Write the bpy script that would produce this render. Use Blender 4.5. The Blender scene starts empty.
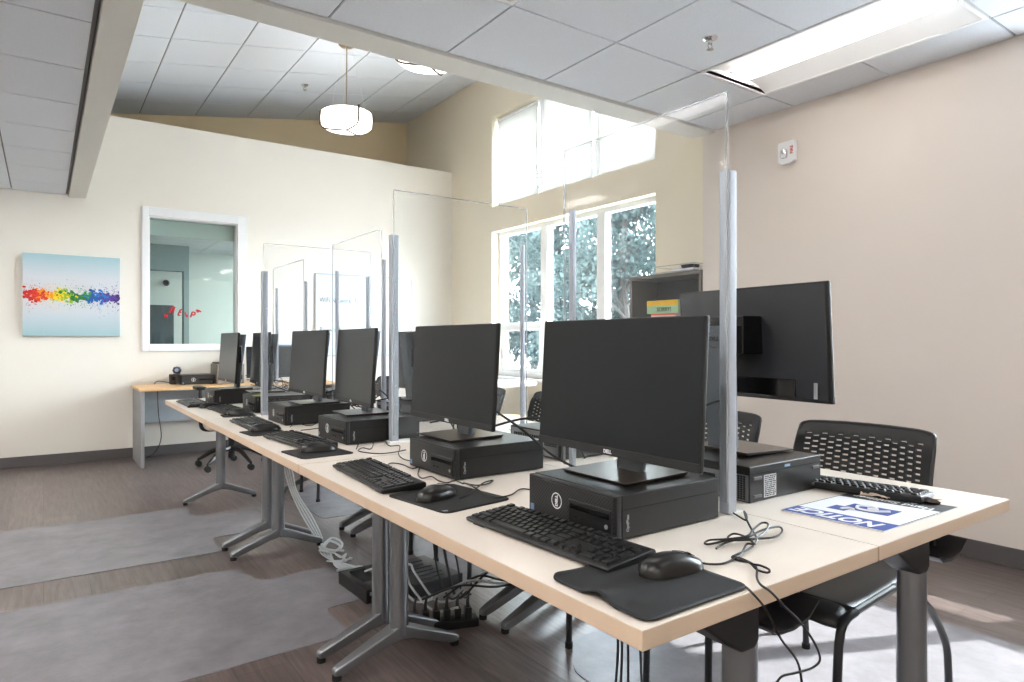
import bpy, bmesh, math, random
from mathutils import Vector, Matrix
random.seed(7)
C = bpy.context.scene.collection
PI = math.pi
R = math.radians

# ------------------------------------------------------------------ camera, light, exposure
EYE = 1.15
YAW = R(54.75)
cd = bpy.data.cameras.new('camera'); cam = bpy.data.objects.new('camera', cd); C.objects.link(cam)
cam.location = (0, 0, EYE)
cam.rotation_euler = (PI/2, 0, YAW - PI/2)
cd.sensor_width = 36; cd.lens = 663/1024*36
cd.clip_start = 0.02; cd.clip_end = 200
bpy.context.scene.camera = cam
vs = bpy.context.scene.view_settings
vs.view_transform = 'Standard'; vs.look = 'None'; vs.gamma = 1; vs.use_curve_mapping = False
vs.exposure = 1.33
W = bpy.data.worlds.new('world'); bpy.context.scene.world = W; W.use_nodes = True
bg = W.node_tree.nodes['Background']; bg.inputs[0].default_value = (0.89, 0.94, 1, 1); bg.inputs[1].default_value = 13.5
sl = bpy.data.lights.new('sun', 'SUN'); so = bpy.data.objects.new('sun', sl); C.objects.link(so)
sl.energy = 6; sl.angle = R(0.6); sl.color = (1, 0.96, 0.9)
so.rotation_euler = Vector((-0.92, 0.42, -0.99)).to_track_quat('-Z', 'Y').to_euler()
TUBE = 3.6      # ceiling fixture lens emission
PEND = 1.8       # pendant shade emission

# ------------------------------------------------------------------ picture measure helpers (single ray -> plane of the room)
ca, sa = math.cos(YAW), math.sin(YAW)
def ray(px, py):
    x = (px-512)/663; z = -(py-341)/663
    return Vector((x*sa+ca, -x*ca+sa, z))
def onZ(px, py, h):
    r = ray(px, py); t = (h-EYE)/r.z; return Vector((r.x*t, r.y*t, h))
def onX(px, py, X):
    r = ray(px, py); t = X/r.x; return Vector((X, r.y*t, EYE+r.z*t))
def onY(px, py, Y):
    r = ray(px, py); t = Y/r.y; return Vector((r.x*t, Y, EYE+r.z*t))

# ------------------------------------------------------------------ materials
def srgb(c):
    return tuple((v/255/12.92 if v/255 <= 0.04045 else ((v/255+0.055)/1.055)**2.4) for v in c) + (1,)
MATS = {}
def mat(name, col, rough=0.6, metal=0, spec=0.5, noise=0, nscale=30, bump=0, bscale=200, alpha=1, coat=0, trans=0):
    m = bpy.data.materials.new(name); m.use_nodes = True; nt = m.node_tree
    b = nt.nodes['Principled BSDF']
    c = srgb(col)
    b.inputs['Base Color'].default_value = c
    b.inputs['Roughness'].default_value = rough
    b.inputs['Metallic'].default_value = metal
    b.inputs['Specular IOR Level'].default_value = spec
    b.inputs['Coat Weight'].default_value = coat
    b.inputs['Alpha'].default_value = alpha
    if noise or bump:
        tc = nt.nodes.new('ShaderNodeTexCoord')
    if noise:
        n = nt.nodes.new('ShaderNodeTexNoise'); n.inputs['Scale'].default_value = nscale; n.inputs['Detail'].default_value = 4
        nt.links.new(tc.outputs['Object'], n.inputs['Vector'])
        mx = nt.nodes.new('ShaderNodeMix'); mx.data_type = 'RGBA'
        mx.inputs[6].default_value = tuple(max(0, v*(1-noise)) for v in c[:3])+(1,)
        mx.inputs[7].default_value = tuple(min(1, v*(1+noise)) for v in c[:3])+(1,)
        nt.links.new(n.outputs['Fac'], mx.inputs[0]); nt.links.new(mx.outputs[2], b.inputs['Base Color'])
    if bump:
        n2 = nt.nodes.new('ShaderNodeTexNoise'); n2.inputs['Scale'].default_value = bscale
        nt.links.new(tc.outputs['Object'], n2.inputs['Vector'])
        bp = nt.nodes.new('ShaderNodeBump'); bp.inputs['Strength'].default_value = bump; bp.inputs['Distance'].default_value = 0.002
        nt.links.new(n2.outputs['Fac'], bp.inputs['Height']); nt.links.new(bp.outputs['Normal'], b.inputs['Normal'])
    MATS[name] = m
    return m
def emit(name, col, s):
    m = bpy.data.materials.new(name); m.use_nodes = True; nt = m.node_tree
    b = nt.nodes['Principled BSDF']; b.inputs['Base Color'].default_value = (0.8, 0.8, 0.8, 1)
    b.inputs['Emission Color'].default_value = col; b.inputs['Emission Strength'].default_value = s
    MATS[name] = m; return m
def clear(name, tint, gloss, body=0.0, bodycol=(230, 235, 238), rough=0.02, edge=None):
    m = bpy.data.materials.new(name); m.use_nodes = True; nt = m.node_tree
    for n in list(nt.nodes): nt.nodes.remove(n)
    out = nt.nodes.new('ShaderNodeOutputMaterial')
    tr = nt.nodes.new('ShaderNodeBsdfTransparent'); tr.inputs[0].default_value = tint
    gl = nt.nodes.new('ShaderNodeBsdfGlossy'); gl.inputs['Roughness'].default_value = rough
    fr = nt.nodes.new('ShaderNodeLayerWeight')
    pw = nt.nodes.new('ShaderNodeMath'); pw.operation = 'POWER'; pw.inputs[1].default_value = 4.0
    ma = nt.nodes.new('ShaderNodeMath'); ma.operation = 'MULTIPLY_ADD'; ma.inputs[1].default_value = 0.7; ma.inputs[2].default_value = 0.035
    nt.links.new(fr.outputs['Facing'], pw.inputs[0]); nt.links.new(pw.outputs[0], ma.inputs[0])
    mul = nt.nodes.new('ShaderNodeMath'); mul.operation = 'MULTIPLY'; mul.inputs[1].default_value = gloss; mul.use_clamp = True
    nt.links.new(ma.outputs[0], mul.inputs[0])
    m1 = nt.nodes.new('ShaderNodeMixShader'); nt.links.new(mul.outputs[0], m1.inputs[0])
    nt.links.new(tr.outputs[0], m1.inputs[1]); nt.links.new(gl.outputs[0], m1.inputs[2])
    last = m1
    if body:
        d = nt.nodes.new('ShaderNodeBsdfDiffuse'); d.inputs[0].default_value = srgb(bodycol)
        m2 = nt.nodes.new('ShaderNodeMixShader'); m2.inputs[0].default_value = body
        nt.links.new(m1.outputs[0], m2.inputs[1]); nt.links.new(d.outputs[0], m2.inputs[2]); last = m2
    nt.links.new(last.outputs[0], out.inputs[0])
    MATS[name] = m; return m

M_wall = mat('wall_paint', (236, 230, 220), 0.75, noise=0.02, nscale=3, bump=0.08)
M_wallcream = mat('wall_paint_cream', (236, 225, 204), 0.75, noise=0.02, nscale=3, bump=0.08)
M_wallpink = mat('wall_warm_cast_right', (228, 217, 208), 0.75, noise=0.02, nscale=3, bump=0.08)  # pinkish cast of the warm light put into the wall colour
M_walltan = mat('wall_paint_high', (242, 222, 186), 0.8, noise=0.02, nscale=3)
M_tile = mat('ceiling_tile', (224, 228, 234), 0.9, noise=0.10, nscale=160, bump=0.25, bscale=300)
M_tbar = mat('ceiling_tbar', (120, 120, 122), 0.6)
M_trimw = mat('soffit_paint', (222, 220, 212), 0.7, noise=0.02)
M_white = mat('white_paint', (240, 240, 240), 0.45)
M_vinyl = mat('window_vinyl', (244, 246, 247), 0.35)
M_base = mat('baseboard_rubber', (92, 88, 88), 0.5, noise=0.05)
M_black = mat('black_plastic', (13, 13, 14), 0.38, noise=0.08, nscale=60, bump=0.15, bscale=900)
M_blacksoft = mat('black_soft_plastic', (18, 18, 20), 0.45, bump=0.2, bscale=1200)
M_blackgloss = mat('black_gloss', (12, 12, 13), 0.18)
M_screen = mat('screen_panel', (9, 15, 20), 0.32, spec=0.35)
M_keys = mat('keycap_plastic', (12, 12, 13), 0.28)
M_chassis = mat('computer_chassis', (15, 14, 14), 0.36, noise=0.12, nscale=40, bump=0.2, bscale=800)
M_standtop = mat('stand_metal', (78, 70, 63), 0.3, metal=0.55, noise=0.06)
M_lam = mat('laminate_top', (228, 217, 205), 0.34, noise=0.03, nscale=12)
M_edge = mat('laminate_edge', (208, 183, 158), 0.5, noise=0.05, nscale=20)
M_oak = mat('oak_laminate', (222, 178, 130), 0.45, noise=0.08, nscale=10)
M_leg = mat('painted_steel', (146, 149, 153), 0.28, metal=0.85, noise=0.03)
M_alu = mat('brushed_aluminium', (172, 177, 186), 0.38, metal=0.35, noise=0.03, nscale=80)
M_chrome = mat('chrome', (210, 210, 212), 0.15, metal=1)
M_rubber = mat('black_rubber', (18, 18, 18), 0.7)
M_cable = mat('cable_black', (16, 16, 17), 0.45)
M_cablew = mat('cable_white', (205, 208, 210), 0.5)
M_cableg = mat('cable_grey', (160, 162, 166), 0.5)
M_tube = mat('chair_tube', (34, 36, 40), 0.35)
M_shell = mat('chair_plastic', (30, 30, 31), 0.33, bump=0.2, bscale=900)
M_grey = mat('grey_laminate', (150, 150, 152), 0.5)
M_hutch = mat('hutch_laminate', (112, 108, 102), 0.5, noise=0.04)
M_hutchin = mat('hutch_inside', (34, 40, 46), 0.6)
M_whiteink = mat('white_print', (235, 236, 238), 0.5)
M_greyink = mat('grey_print', (150, 152, 156), 0.5)
M_blue = mat('sign_blue', (14, 62, 152), 0.45)
M_blackink = mat('black_print', (22, 22, 24), 0.5)
M_signw = mat('sign_white', (236, 238, 242), 0.35)
M_red = mat('red_ink', (200, 20, 34), 0.5)
M_yellow = mat('box_yellow', (235, 185, 40), 0.5)
M_mint = mat('box_mint', (165, 205, 160), 0.5)
M_orange = mat('box_orange', (215, 90, 50), 0.5)
M_lime = mat('lime_paper', (190, 215, 70), 0.6)
M_bluebox = mat('blue_card', (70, 105, 150), 0.6)
M_nickel = mat('brushed_nickel', (186, 170, 150), 0.3, metal=0.9)
M_bronze = mat('bronze_strap', (62, 48, 40), 0.5, metal=0.2)
M_beige = mat('beige_fabric', (196, 180, 162), 0.8, noise=0.08)
M_wb = mat('whiteboard', (214, 221, 226), 0.3)
M_ground = mat('neutral_ground', (150, 150, 152), 0.9, noise=0.1, nscale=3)  # lawn turned neutral grey so its bounce does not tint the room green
M_bark = mat('bark', (40, 36, 34), 0.9, noise=0.2)
M_label = mat('paper_label', (200, 202, 204), 0.6)
M_slotdark = mat('dark_opening', (8, 8, 9), 0.8)
M_roomwall = mat('next_room_wall', (226, 232, 228), 0.7)
M_roomgrey = mat('next_room_grey', (150, 166, 168), 0.7)
M_board = mat('next_room_board', (72, 84, 92), 0.5, noise=0.3, nscale=6)
M_fillL = emit('left_fill_lens', (1, 0.97, 0.94, 1), 16.0)  # boosted far above the other lenses to brighten the left side
M_tubeE = emit('fixture_lens', (1, 0.95, 0.9, 1), TUBE)
M_pendE = emit('pendant_glass', (1, 0.95, 0.88, 1), PEND)
M_glass = clear('window_glass', (0.93, 0.97, 0.98, 1), 1.0)
M_glass_in = clear('interior_glass', (0.80, 0.87, 0.87, 1), 1.6)
M_acryl = clear('clear_acrylic', (0.975, 0.982, 0.985, 1), 0.16, 0.025, (235, 238, 240))
M_acryledge = clear('acrylic_edge', (0.93, 0.94, 0.95, 1), 0.3, 0.3, (225, 228, 230))

# roller shade: diffuse + translucent cloth
def mk_shade():
    m = bpy.data.materials.new('shade_cloth'); m.use_nodes = True; nt = m.node_tree
    for n in list(nt.nodes): nt.nodes.remove(n)
    out = nt.nodes.new('ShaderNodeOutputMaterial'); d = nt.nodes.new('ShaderNodeBsdfDiffuse'); t = nt.nodes.new('ShaderNodeBsdfTranslucent')
    d.inputs[0].default_value = (0.8, 0.79, 0.77, 1); t.inputs[0].default_value = (0.40, 0.39, 0.37, 1)
    mx = nt.nodes.new('ShaderNodeMixShader'); mx.inputs[0].default_value = 0.6
    nt.links.new(d.outputs[0], mx.inputs[1]); nt.links.new(t.outputs[0], mx.inputs[2]); nt.links.new(mx.outputs[0], out.inputs[0])
    return m
M_shade = mk_shade()
def mk_leaf():
    m = bpy.data.materials.new('leaf'); m.use_nodes = True; nt = m.node_tree
    for n in list(nt.nodes): nt.nodes.remove(n)
    out = nt.nodes.new('ShaderNodeOutputMaterial'); d = nt.nodes.new('ShaderNodeBsdfDiffuse'); t = nt.nodes.new('ShaderNodeBsdfTranslucent')
    tc = nt.nodes.new('ShaderNodeTexCoord'); n = nt.nodes.new('ShaderNodeTexNoise'); n.inputs['Scale'].default_value = 1.5
    nt.links.new(tc.outputs['Object'], n.inputs['Vector'])
    r = nt.nodes.new('ShaderNodeValToRGB'); r.color_ramp.elements[0].position = 0.35; r.color_ramp.elements[1].position = 0.65
    r.color_ramp.elements[0].color = (0.022, 0.036, 0.036, 1); r.color_ramp.elements[1].color = (0.075, 0.10, 0.10, 1)
    nt.links.new(n.outputs['Fac'], r.inputs[0]); nt.links.new(r.outputs[0], d.inputs[0]); nt.links.new(r.outputs[0], t.inputs[0])
    mx = nt.nodes.new('ShaderNodeMixShader'); mx.inputs[0].default_value = 0.3
    nt.links.new(d.outputs[0], mx.inputs[1]); nt.links.new(t.outputs[0], mx.inputs[2]); nt.links.new(mx.outputs[0], out.inputs[0])
    return m
M_leaf = mk_leaf()
# floor planks (world position, planks run along X)
def mk_floor():
    m = bpy.data.materials.new('vinyl_plank'); m.use_nodes = True; nt = m.node_tree; b = nt.nodes['Principled BSDF']
    tc = nt.nodes.new('ShaderNodeTexCoord'); mp = nt.nodes.new('ShaderNodeMapping'); mp.inputs['Rotation'].default_value = (0, 0, PI/2)
    nt.links.new(tc.outputs['Object'], mp.inputs['Vector'])
    br = nt.nodes.new('ShaderNodeTexBrick'); br.inputs['Scale'].default_value = 1
    br.inputs['Brick Width'].default_value = 1.2; br.inputs['Row Height'].default_value = 0.18; br.inputs['Mortar Size'].default_value = 0.0012
    br.inputs['Color1'].default_value = srgb((92, 82, 79)); br.inputs['Color2'].default_value = srgb((106, 95, 92)); br.inputs['Mortar'].default_value = srgb((62, 56, 54))
    br.offset = 0.37
    nt.links.new(mp.outputs[0], br.inputs['Vector'])
    m2 = nt.nodes.new('ShaderNodeMapping'); m2.inputs['Scale'].default_value = (22, 1.6, 1); nt.links.new(tc.outputs['Object'], m2.inputs['Vector'])
    n = nt.nodes.new('ShaderNodeTexNoise'); n.inputs['Scale'].default_value = 2.2; n.inputs['Detail'].default_value = 8; n.inputs['Roughness'].default_value = 0.65; n.inputs['Distortion'].default_value = 0.25
    nt.links.new(m2.outputs[0], n.inputs['Vector'])
    rr = nt.nodes.new('ShaderNodeValToRGB'); rr.color_ramp.elements[0].position = 0.3; rr.color_ramp.elements[1].position = 0.72
    rr.color_ramp.elements[0].color = (0.55, 0.54, 0.54, 1); rr.color_ramp.elements[1].color = (1.5, 1.46, 1.45, 1)
    nt.links.new(n.outputs['Fac'], rr.inputs[0])
    mx = nt.nodes.new('ShaderNodeMix'); mx.data_type = 'RGBA'; mx.blend_type = 'MULTIPLY'; mx.inputs[0].default_value = 1
    nt.links.new(br.outputs['Color'], mx.inputs[6]); nt.links.new(rr.outputs[0], mx.inputs[7])
    nt.links.new(mx.outputs[2], b.inputs['Base Color'])
    b.inputs['Roughness'].default_value = 0.30
    return m
M_floor = mk_floor()
# PVC chair mat
def mk_mat():
    m = bpy.data.materials.new('clear_vinyl_mat'); m.use_nodes = True; nt = m.node_tree
    for n in list(nt.nodes): nt.nodes.remove(n)
    out = nt.nodes.new('ShaderNodeOutputMaterial')
    tr = nt.nodes.new('ShaderNodeBsdfTransparent'); tr.inputs[0].default_value = (0.9, 0.9, 0.93, 1)
    pr = nt.nodes.new('ShaderNodeBsdfPrincipled'); pr.inputs['Base Color'].default_value = srgb((160, 157, 162)); pr.inputs['Roughness'].default_value = 0.3
    tc = nt.nodes.new('ShaderNodeTexCoord'); n = nt.nodes.new('ShaderNodeTexNoise'); n.inputs['Scale'].default_value = 5; n.inputs['Detail'].default_value = 8; n.inputs['Roughness'].default_value = 0.7
    nt.links.new(tc.outputs['Object'], n.inputs['Vector'])
    mr = nt.nodes.new('ShaderNodeMapRange'); mr.inputs[1].default_value = 0.3; mr.inputs[2].default_value = 0.7; mr.inputs[3].default_value = 0.42; mr.inputs[4].default_value = 0.60
    nt.links.new(n.outputs['Fac'], mr.inputs[0])
    mx = nt.nodes.new('ShaderNodeMixShader'); nt.links.new(mr.outputs[0], mx.inputs[0])
    nt.links.new(tr.outputs[0], mx.inputs[1]); nt.links.new(pr.outputs[0], mx.inputs[2]); nt.links.new(mx.outputs[0], out.inputs[0])
    return m
M_mat = mk_mat()
# computer front grille: fine dotted mesh
def mk_grille():
    m = bpy.data.materials.new('grille_mesh'); m.use_nodes = True; nt = m.node_tree; b = nt.nodes['Principled BSDF']
    tc = nt.nodes.new('ShaderNodeTexCoord'); v = nt.nodes.new('ShaderNodeTexVoronoi'); v.inputs['Scale'].default_value = 150; v.inputs['Randomness'].default_value = 0.0; v.voronoi_dimensions = '2D'
    sx_ = nt.nodes.new('ShaderNodeSeparateXYZ'); cb = nt.nodes.new('ShaderNodeCombineXYZ')
    nt.links.new(tc.outputs['Object'], sx_.inputs[0]); nt.links.new(sx_.outputs['Y'], cb.inputs['X']); nt.links.new(sx_.outputs['Z'], cb.inputs['Y'])
    mp = nt.nodes.new('ShaderNodeMapping'); mp.inputs['Rotation'].default_value = (0, 0, R(45))
    nt.links.new(cb.outputs[0], mp.inputs['Vector']); nt.links.new(mp.outputs[0], v.inputs['Vector'])
    r = nt.nodes.new('ShaderNodeValToRGB'); r.color_ramp.interpolation = 'CONSTANT'
    r.color_ramp.elements[0].color = (0.002, 0.002, 0.002, 1); r.color_ramp.elements[1].position = 0.38; r.color_ramp.elements[1].color = (0.03, 0.03, 0.032, 1)
    nt.links.new(v.outputs['Distance'], r.inputs[0]); nt.links.new(r.outputs[0], b.inputs['Base Color']); b.inputs['Roughness'].default_value = 0.45
    return m
M_grille = mk_grille()
M_backp = mat('monitor_back_plastic', (36, 38, 42), 0.5)
M_traymetal = mat('tray_metal', (70, 70, 74), 0.3, metal=0.6)

# ------------------------------------------------------------------ mesh builder
class MB:
    def __init__(s): s.v = []; s.f = []; s.mi = []
    def add(s, vs_, fs, mi=0):
        o = len(s.v); s.v += [tuple(p) for p in vs_]; s.f += [tuple(i+o for i in f) for f in fs]; s.mi += [mi]*len(fs); return s
    def box(s, x0, x1, y0, y1, z0, z1, mi=0):
        if x0 > x1: x0, x1 = x1, x0
        if y0 > y1: y0, y1 = y1, y0
        if z0 > z1: z0, z1 = z1, z0
        P_ = [(x0,y0,z0),(x1,y0,z0),(x1,y1,z0),(x0,y1,z0),(x0,y0,z1),(x1,y0,z1),(x1,y1,z1),(x0,y1,z1)]
        return s.add(P_, [(0,3,2,1),(4,5,6,7),(0,1,5,4),(1,2,6,5),(2,3,7,6),(3,0,4,7)], mi)
    def prism(s, pts, a0, a1, axis='z', mi=0):
        # pts: 2D polygon; extruded along axis between a0,a1
        n = len(pts)
        def mk(p, a):
            if axis == 'z': return (p[0], p[1], a)
            if axis == 'y': return (p[0], a, p[1])
            return (a, p[0], p[1])
        vv = [mk(p, a0) for p in pts]+[mk(p, a1) for p in pts]
        ff = [tuple(range(n))[::-1], tuple(range(n, 2*n))]+[(i, (i+1) % n, n+(i+1) % n, n+i) for i in range(n)]
        return s.add(vv, ff, mi)
    def tube(s, pts, r, n=8, mi=0, smooth=True, sub=5):
        P_ = [Vector(p) for p in pts]
        if smooth and len(P_) > 2:
            Q = []
            for i in range(len(P_)-1):
                p0 = P_[max(i-1, 0)]; p1 = P_[i]; p2 = P_[i+1]; p3 = P_[min(i+2, len(P_)-1)]
                for k in range(sub):
                    t = k/sub
                    Q.append(0.5*((2*p1)+(-p0+p2)*t+(2*p0-5*p1+4*p2-p3)*t*t+(-p0+3*p1-3*p2+p3)*t**3))
            Q.append(P_[-1]); P_ = Q
        rr = r if isinstance(r, (list, tuple)) else None
        vv = []; ff = []
        up = Vector((0, 0, 1)); prev = None
        for i, p in enumerate(P_):
            d = (P_[min(i+1, len(P_)-1)]-P_[max(i-1, 0)])
            if d.length < 1e-9: d = Vector((0, 0, 1))
            d.normalize()
            if prev is None:
                a = d.cross(up) if abs(d.z) < 0.95 else d.cross(Vector((1, 0, 0)))
            else:
                a = prev-d*prev.dot(d)
                if a.length < 1e-6: a = d.cross(up)
            a.normalize(); prev = a; b = d.cross(a)
            ra = r if rr is None else rr[0]+(rr[1]-rr[0])*i/(len(P_)-1)
            for k in range(n):
                t = 2*PI*k/n; vv.append(p+a*math.cos(t)*ra+b*math.sin(t)*ra)
        L = len(P_)
        for i in range(L-1):
            for k in range(n):
                ff.append((i*n+k, i*n+(k+1) % n, (i+1)*n+(k+1) % n, (i+1)*n+k))
        ff.append(tuple(range(n))[::-1]); ff.append(tuple((L-1)*n+k for k in range(n)))
        return s.add(vv, ff, mi)
    def lathe(s, prof, c, n=32, mi=0):
        # prof: (r,z) list ; about vertical axis at c
        vv = []; ff = []
        for r_, z in prof:
            for k in range(n):
                t = 2*PI*k/n; vv.append((c[0]+r_*math.cos(t), c[1]+r_*math.sin(t), c[2]+z))
        for i in range(len(prof)-1):
            for k in range(n):
                ff.append((i*n+k, i*n+(k+1) % n, (i+1)*n+(k+1) % n, (i+1)*n+k))
        ff.append(tuple(range(n))[::-1]); ff.append(tuple((len(prof)-1)*n+k for k in range(n)))
        return s.add(vv, ff, mi)
    def disc(s, c, nrm, r, n=24, r2=None, mi=0):
        nrm = Vector(nrm).normalized(); a = nrm.orthogonal().normalized(); b = nrm.cross(a); c = Vector(c)
        vv = [c+a*math.cos(2*PI*k/n)*r+b*math.sin(2*PI*k/n)*r for k in range(n)]
        if r2 is None: return s.add(vv, [tuple(range(n))], mi)
        vv += [c+a*math.cos(2*PI*k/n)*r2+b*math.sin(2*PI*k/n)*r2 for k in range(n)]
        return s.add(vv, [(k, (k+1) % n, n+(k+1) % n, n+k) for k in range(n)], mi)
    def build(s, name, m, parent=None, bevel=0, smooth=False, segs=2, loc=None):
        me = bpy.data.meshes.new(name); me.from_pydata(s.v, [], s.f)
        ms = m if isinstance(m, (list, tuple)) else [m]
        for x in ms: me.materials.append(x)
        for p, i in zip(me.polygons, s.mi): p.material_index = i
        bm = bmesh.new(); bm.from_mesh(me); bmesh.ops.recalc_face_normals(bm, faces=bm.faces); bm.to_mesh(me); bm.free()
        o = bpy.data.objects.new(name, me); C.objects.link(o)
        if parent: o.parent = parent
        if loc: o.location = loc
        if bevel:
            b = o.modifiers.new('bevel', 'BEVEL'); b.width = bevel; b.segments = segs; b.limit_method = 'ANGLE'; b.angle_limit = R(40)
        if smooth or bevel:
            for p in me.polygons: p.use_smooth = True
            if bevel: o.modifiers.new('wn', 'WEIGHTED_NORMAL')
            if smooth and not bevel:
                me.set_sharp_from_angle(angle=R(42))
        return o
def tag(o, label=None, cat=None, group=None, kind=None):
    if label: o['label'] = label
    if cat: o['category'] = cat
    if group: o['group'] = group
    if kind: o['kind'] = kind
    return o
def thing(name, label, cat, loc=(0, 0, 0), rz=0, group=None):
    o = bpy.data.objects.new(name, None); C.objects.link(o); o.location = loc; o.rotation_euler = (0, 0, rz)
    o.empty_display_size = 0.05
    return tag(o, label, cat, group)
def struct(o): o['kind'] = 'structure'; return o
def dup(root, loc, rz, label=None, group=None, skip=()):
    r = root.copy(); C.objects.link(r); r.location = loc; r.rotation_euler = (0, 0, rz)
    if label: r['label'] = label
    if group: r['group'] = group
    for ch in list(root.children):
        if ch.name.split('.')[0] in skip: continue
        c = ch.copy(); C.objects.link(c); c.parent = r
        for g in list(ch.children):
            d = g.copy(); C.objects.link(d); d.parent = c
    return r
def text(name, s, size, m, parent, loc, xdir, ydir, align='CENTER', ext=0.0002, bold=0.0, sx=1.0, spacing=1.0, shear=0):
    cu = bpy.data.curves.new(name, 'FONT'); cu.body = s; cu.size = size; cu.align_x = align; cu.align_y = 'CENTER'
    cu.extrude = ext; cu.offset = bold; cu.space_character = spacing; cu.shear = shear; cu.resolution_u = 3
    o = bpy.data.objects.new(name, cu); C.objects.link(o)
    bpy.context.view_layer.update()
    me = bpy.data.meshes.new_from_object(o.evaluated_get(bpy.context.evaluated_depsgraph_get()))
    C.objects.unlink(o); bpy.data.objects.remove(o)
    X_ = Vector(xdir).normalized(); Y_ = Vector(ydir).normalized(); Z_ = X_.cross(Y_)
    mt = Matrix(((X_.x*sx, Y_.x, Z_.x, loc[0]), (X_.y*sx, Y_.y, Z_.y, loc[1]), (X_.z*sx, Y_.z, Z_.z, loc[2]), (0, 0, 0, 1)))
    me.transform(mt); me.materials.clear(); me.materials.append(m)
    ob = bpy.data.objects.new(name, me); C.objects.link(ob)
    if parent: ob.parent = parent
    return ob
def textbm(s, *a, **k): pass

# ================================================================== ROOM SHELL
XR, XW, YB, YH = 4.02, 4.344, 7.5, 8.82       # right wall, window wall, back wall, high wall
YJ = 3.22                                      # jog where the right wall ends
ZL, ZR = 2.52, 2.69                            # left / front lowered ceilings
XS = 0.33                                      # edge of left soffit
Y0, X0 = -3.2, -3.6
struct(MB().box(X0, XW+0.3, Y0, 7.62, -0.1, 0).build('floor', M_floor))
# back wall with interior window opening
iw = (0.857, 1.695, 1.108, 2.40)
b = MB()
b.box(X0, iw[0], YB, YB+0.12, 0, 3.34); b.box(iw[1], XW, YB, YB+0.12, 0, 3.34)
b.box(iw[0], iw[1], YB, YB+0.12, 0, iw[2]); b.box(iw[0], iw[1], YB, YB+0.12, iw[3], 3.34)
b.box(0.2, XW, YB+0.12, YH, 3.26, 3.34)
struct(b.build('wall_back', M_wall))
struct(MB().box(0.2, XW, YH, YH+0.12, 3.26, 4.6).build('wall_back_high', M_walltan))
# right wall with an opening for the near window
nw = (0.30, 1.12, 0.77, 2.33)
nw = (-0.10, 1.16, 0.77, 2.64)
b = MB()
b.box(XR, XR+0.24, Y0, nw[0], 0, 2.72); b.box(XR, XR+0.24, nw[1], YJ, 0, 2.72)
b.box(XR, XR+0.24, nw[0], nw[1], 0, nw[2]); b.box(XR, XR+0.24, nw[0], nw[1], nw[3], 2.72)
struct(b.build('wall_right', M_wallpink))
# window wall, two rows of windows
lw = (3.985, 6.56, 0.74, 2.44); uw = (3.985, 6.57, 2.735, 3.80)
b = MB(); T = 0.24
b.box(XW, XW+T, YJ-0.02, lw[0], 0, 4.6); b.box(XW, XW+T, lw[1], YH+0.12, 0, 4.6)
b.box(XW, XW+T, lw[0], lw[1], 0, lw[2]); b.box(XW, XW+T, lw[0], lw[1], lw[3], uw[2]); b.box(XW, XW+T, lw[0], lw[1], uw[3], 4.6)
struct(b.build('wall_window', M_wallcream))
struct(MB().box(XR+0.24, XW+T, YJ-0.12, YJ-0.02, 0, 4.6).box(XR, XR+0.24, YJ-0.1, YJ, 2.72, 4.6).build('wall_jog', M_wall))
struct(MB().box(X0-0.12, X0, Y0, YB, 0, 2.9).build('wall_left', M_wall))
struct(MB().box(X0-0.12, XR+0.24, Y0-0.12, Y0, 0, 2.9).build('wall_front', M_wall))
# walls that close the raised part above the two lowered ceilings
struct(MB().box(XS-0.1, XS-0.02, 3.32, YH+0.1, 2.56, 4.6).build('wall_clerestory_left', M_wall))
struct(MB().box(XS-0.1, XR, 3.2, 3.28, 2.72, 4.6).build('wall_clerestory_front', M_wall))
# baseboards
struct(MB().box(X0, XW, YB-0.012, YB, 0, 0.10).build('baseboard_back', M_base, bevel=0.003))
struct(MB().box(XR-0.012, XR, Y0, YJ, 0, 0.10).build('baseboard_right', M_base, bevel=0.003))
struct(MB().box(XW-0.012, XW, YJ, YB-0.012, 0, 0.10).build('baseboard_window', M_base, bevel=0.003))
struct(MB().box(X0, X0+0.012, Y0, YB, 0, 0.10).build('baseboard_left', M_base, bevel=0.003))

# lowered ceiling, front/right: tiles hang a little under the grid
def tiles(name, xs, ys, z, gap=0.007, th=0.012, skip=()):
    b = MB()
    for i in range(len(xs)-1):
        for j in range(len(ys)-1):
            if (i, j) in skip: continue
            b.box(xs[i]+gap, xs[i+1]-gap, ys[j]+gap, ys[j+1]-gap, z, z+th)
    return b.build(name, M_tile)
cxs = [XS+0.1]+[0.46, 1.11, 1.76, 2.411, 3.07, 3.69, XR]
cxs = [0.46, 1.11, 1.76, 2.415, 3.07, 3.69, XR+0.003]
cys = [3.10-0.61*k if k > 0 else 3.095 for k in range(0, 11)][::-1]
cys = [2.485-0.61*k for k in range(9, -1, -1)]+[3.095]
# tiles carry 2x4 size along Y except the border row: merge pairs
rows = [Y0, -2.395, -1.175, 0.045, 1.265, 2.485, 3.095]
b = MB(); gp = 0.006
fixtures_cells = [(4, 4), (1, 4), (4, 2), (1, 2), (4, 0), (1, 0)]  # all but the first two are unseen, added behind the camera as fill
for i in range(len(cxs)-1):
    for j in range(len(rows)-1):
        if (i, j) in fixtures_cells: continue
        if i in (3, 5) and j < 5:      # half-size tiles seen left of the light and along the wall
            mid = (rows[j]+rows[j+1])/2
            b.box(cxs[i]+gp, cxs[i+1]-gp, rows[j]+gp, mid-gp, ZR, ZR+0.012); b.box(cxs[i]+gp, cxs[i+1]-gp, mid+gp, rows[j+1]-gp, ZR, ZR+0.012)
        else:
            b.box(cxs[i]+gp, cxs[i+1]-gp, rows[j]+gp, rows[j+1]-gp, ZR, ZR+0.012)
struct(b.build('ceiling_front', M_tile))
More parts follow.
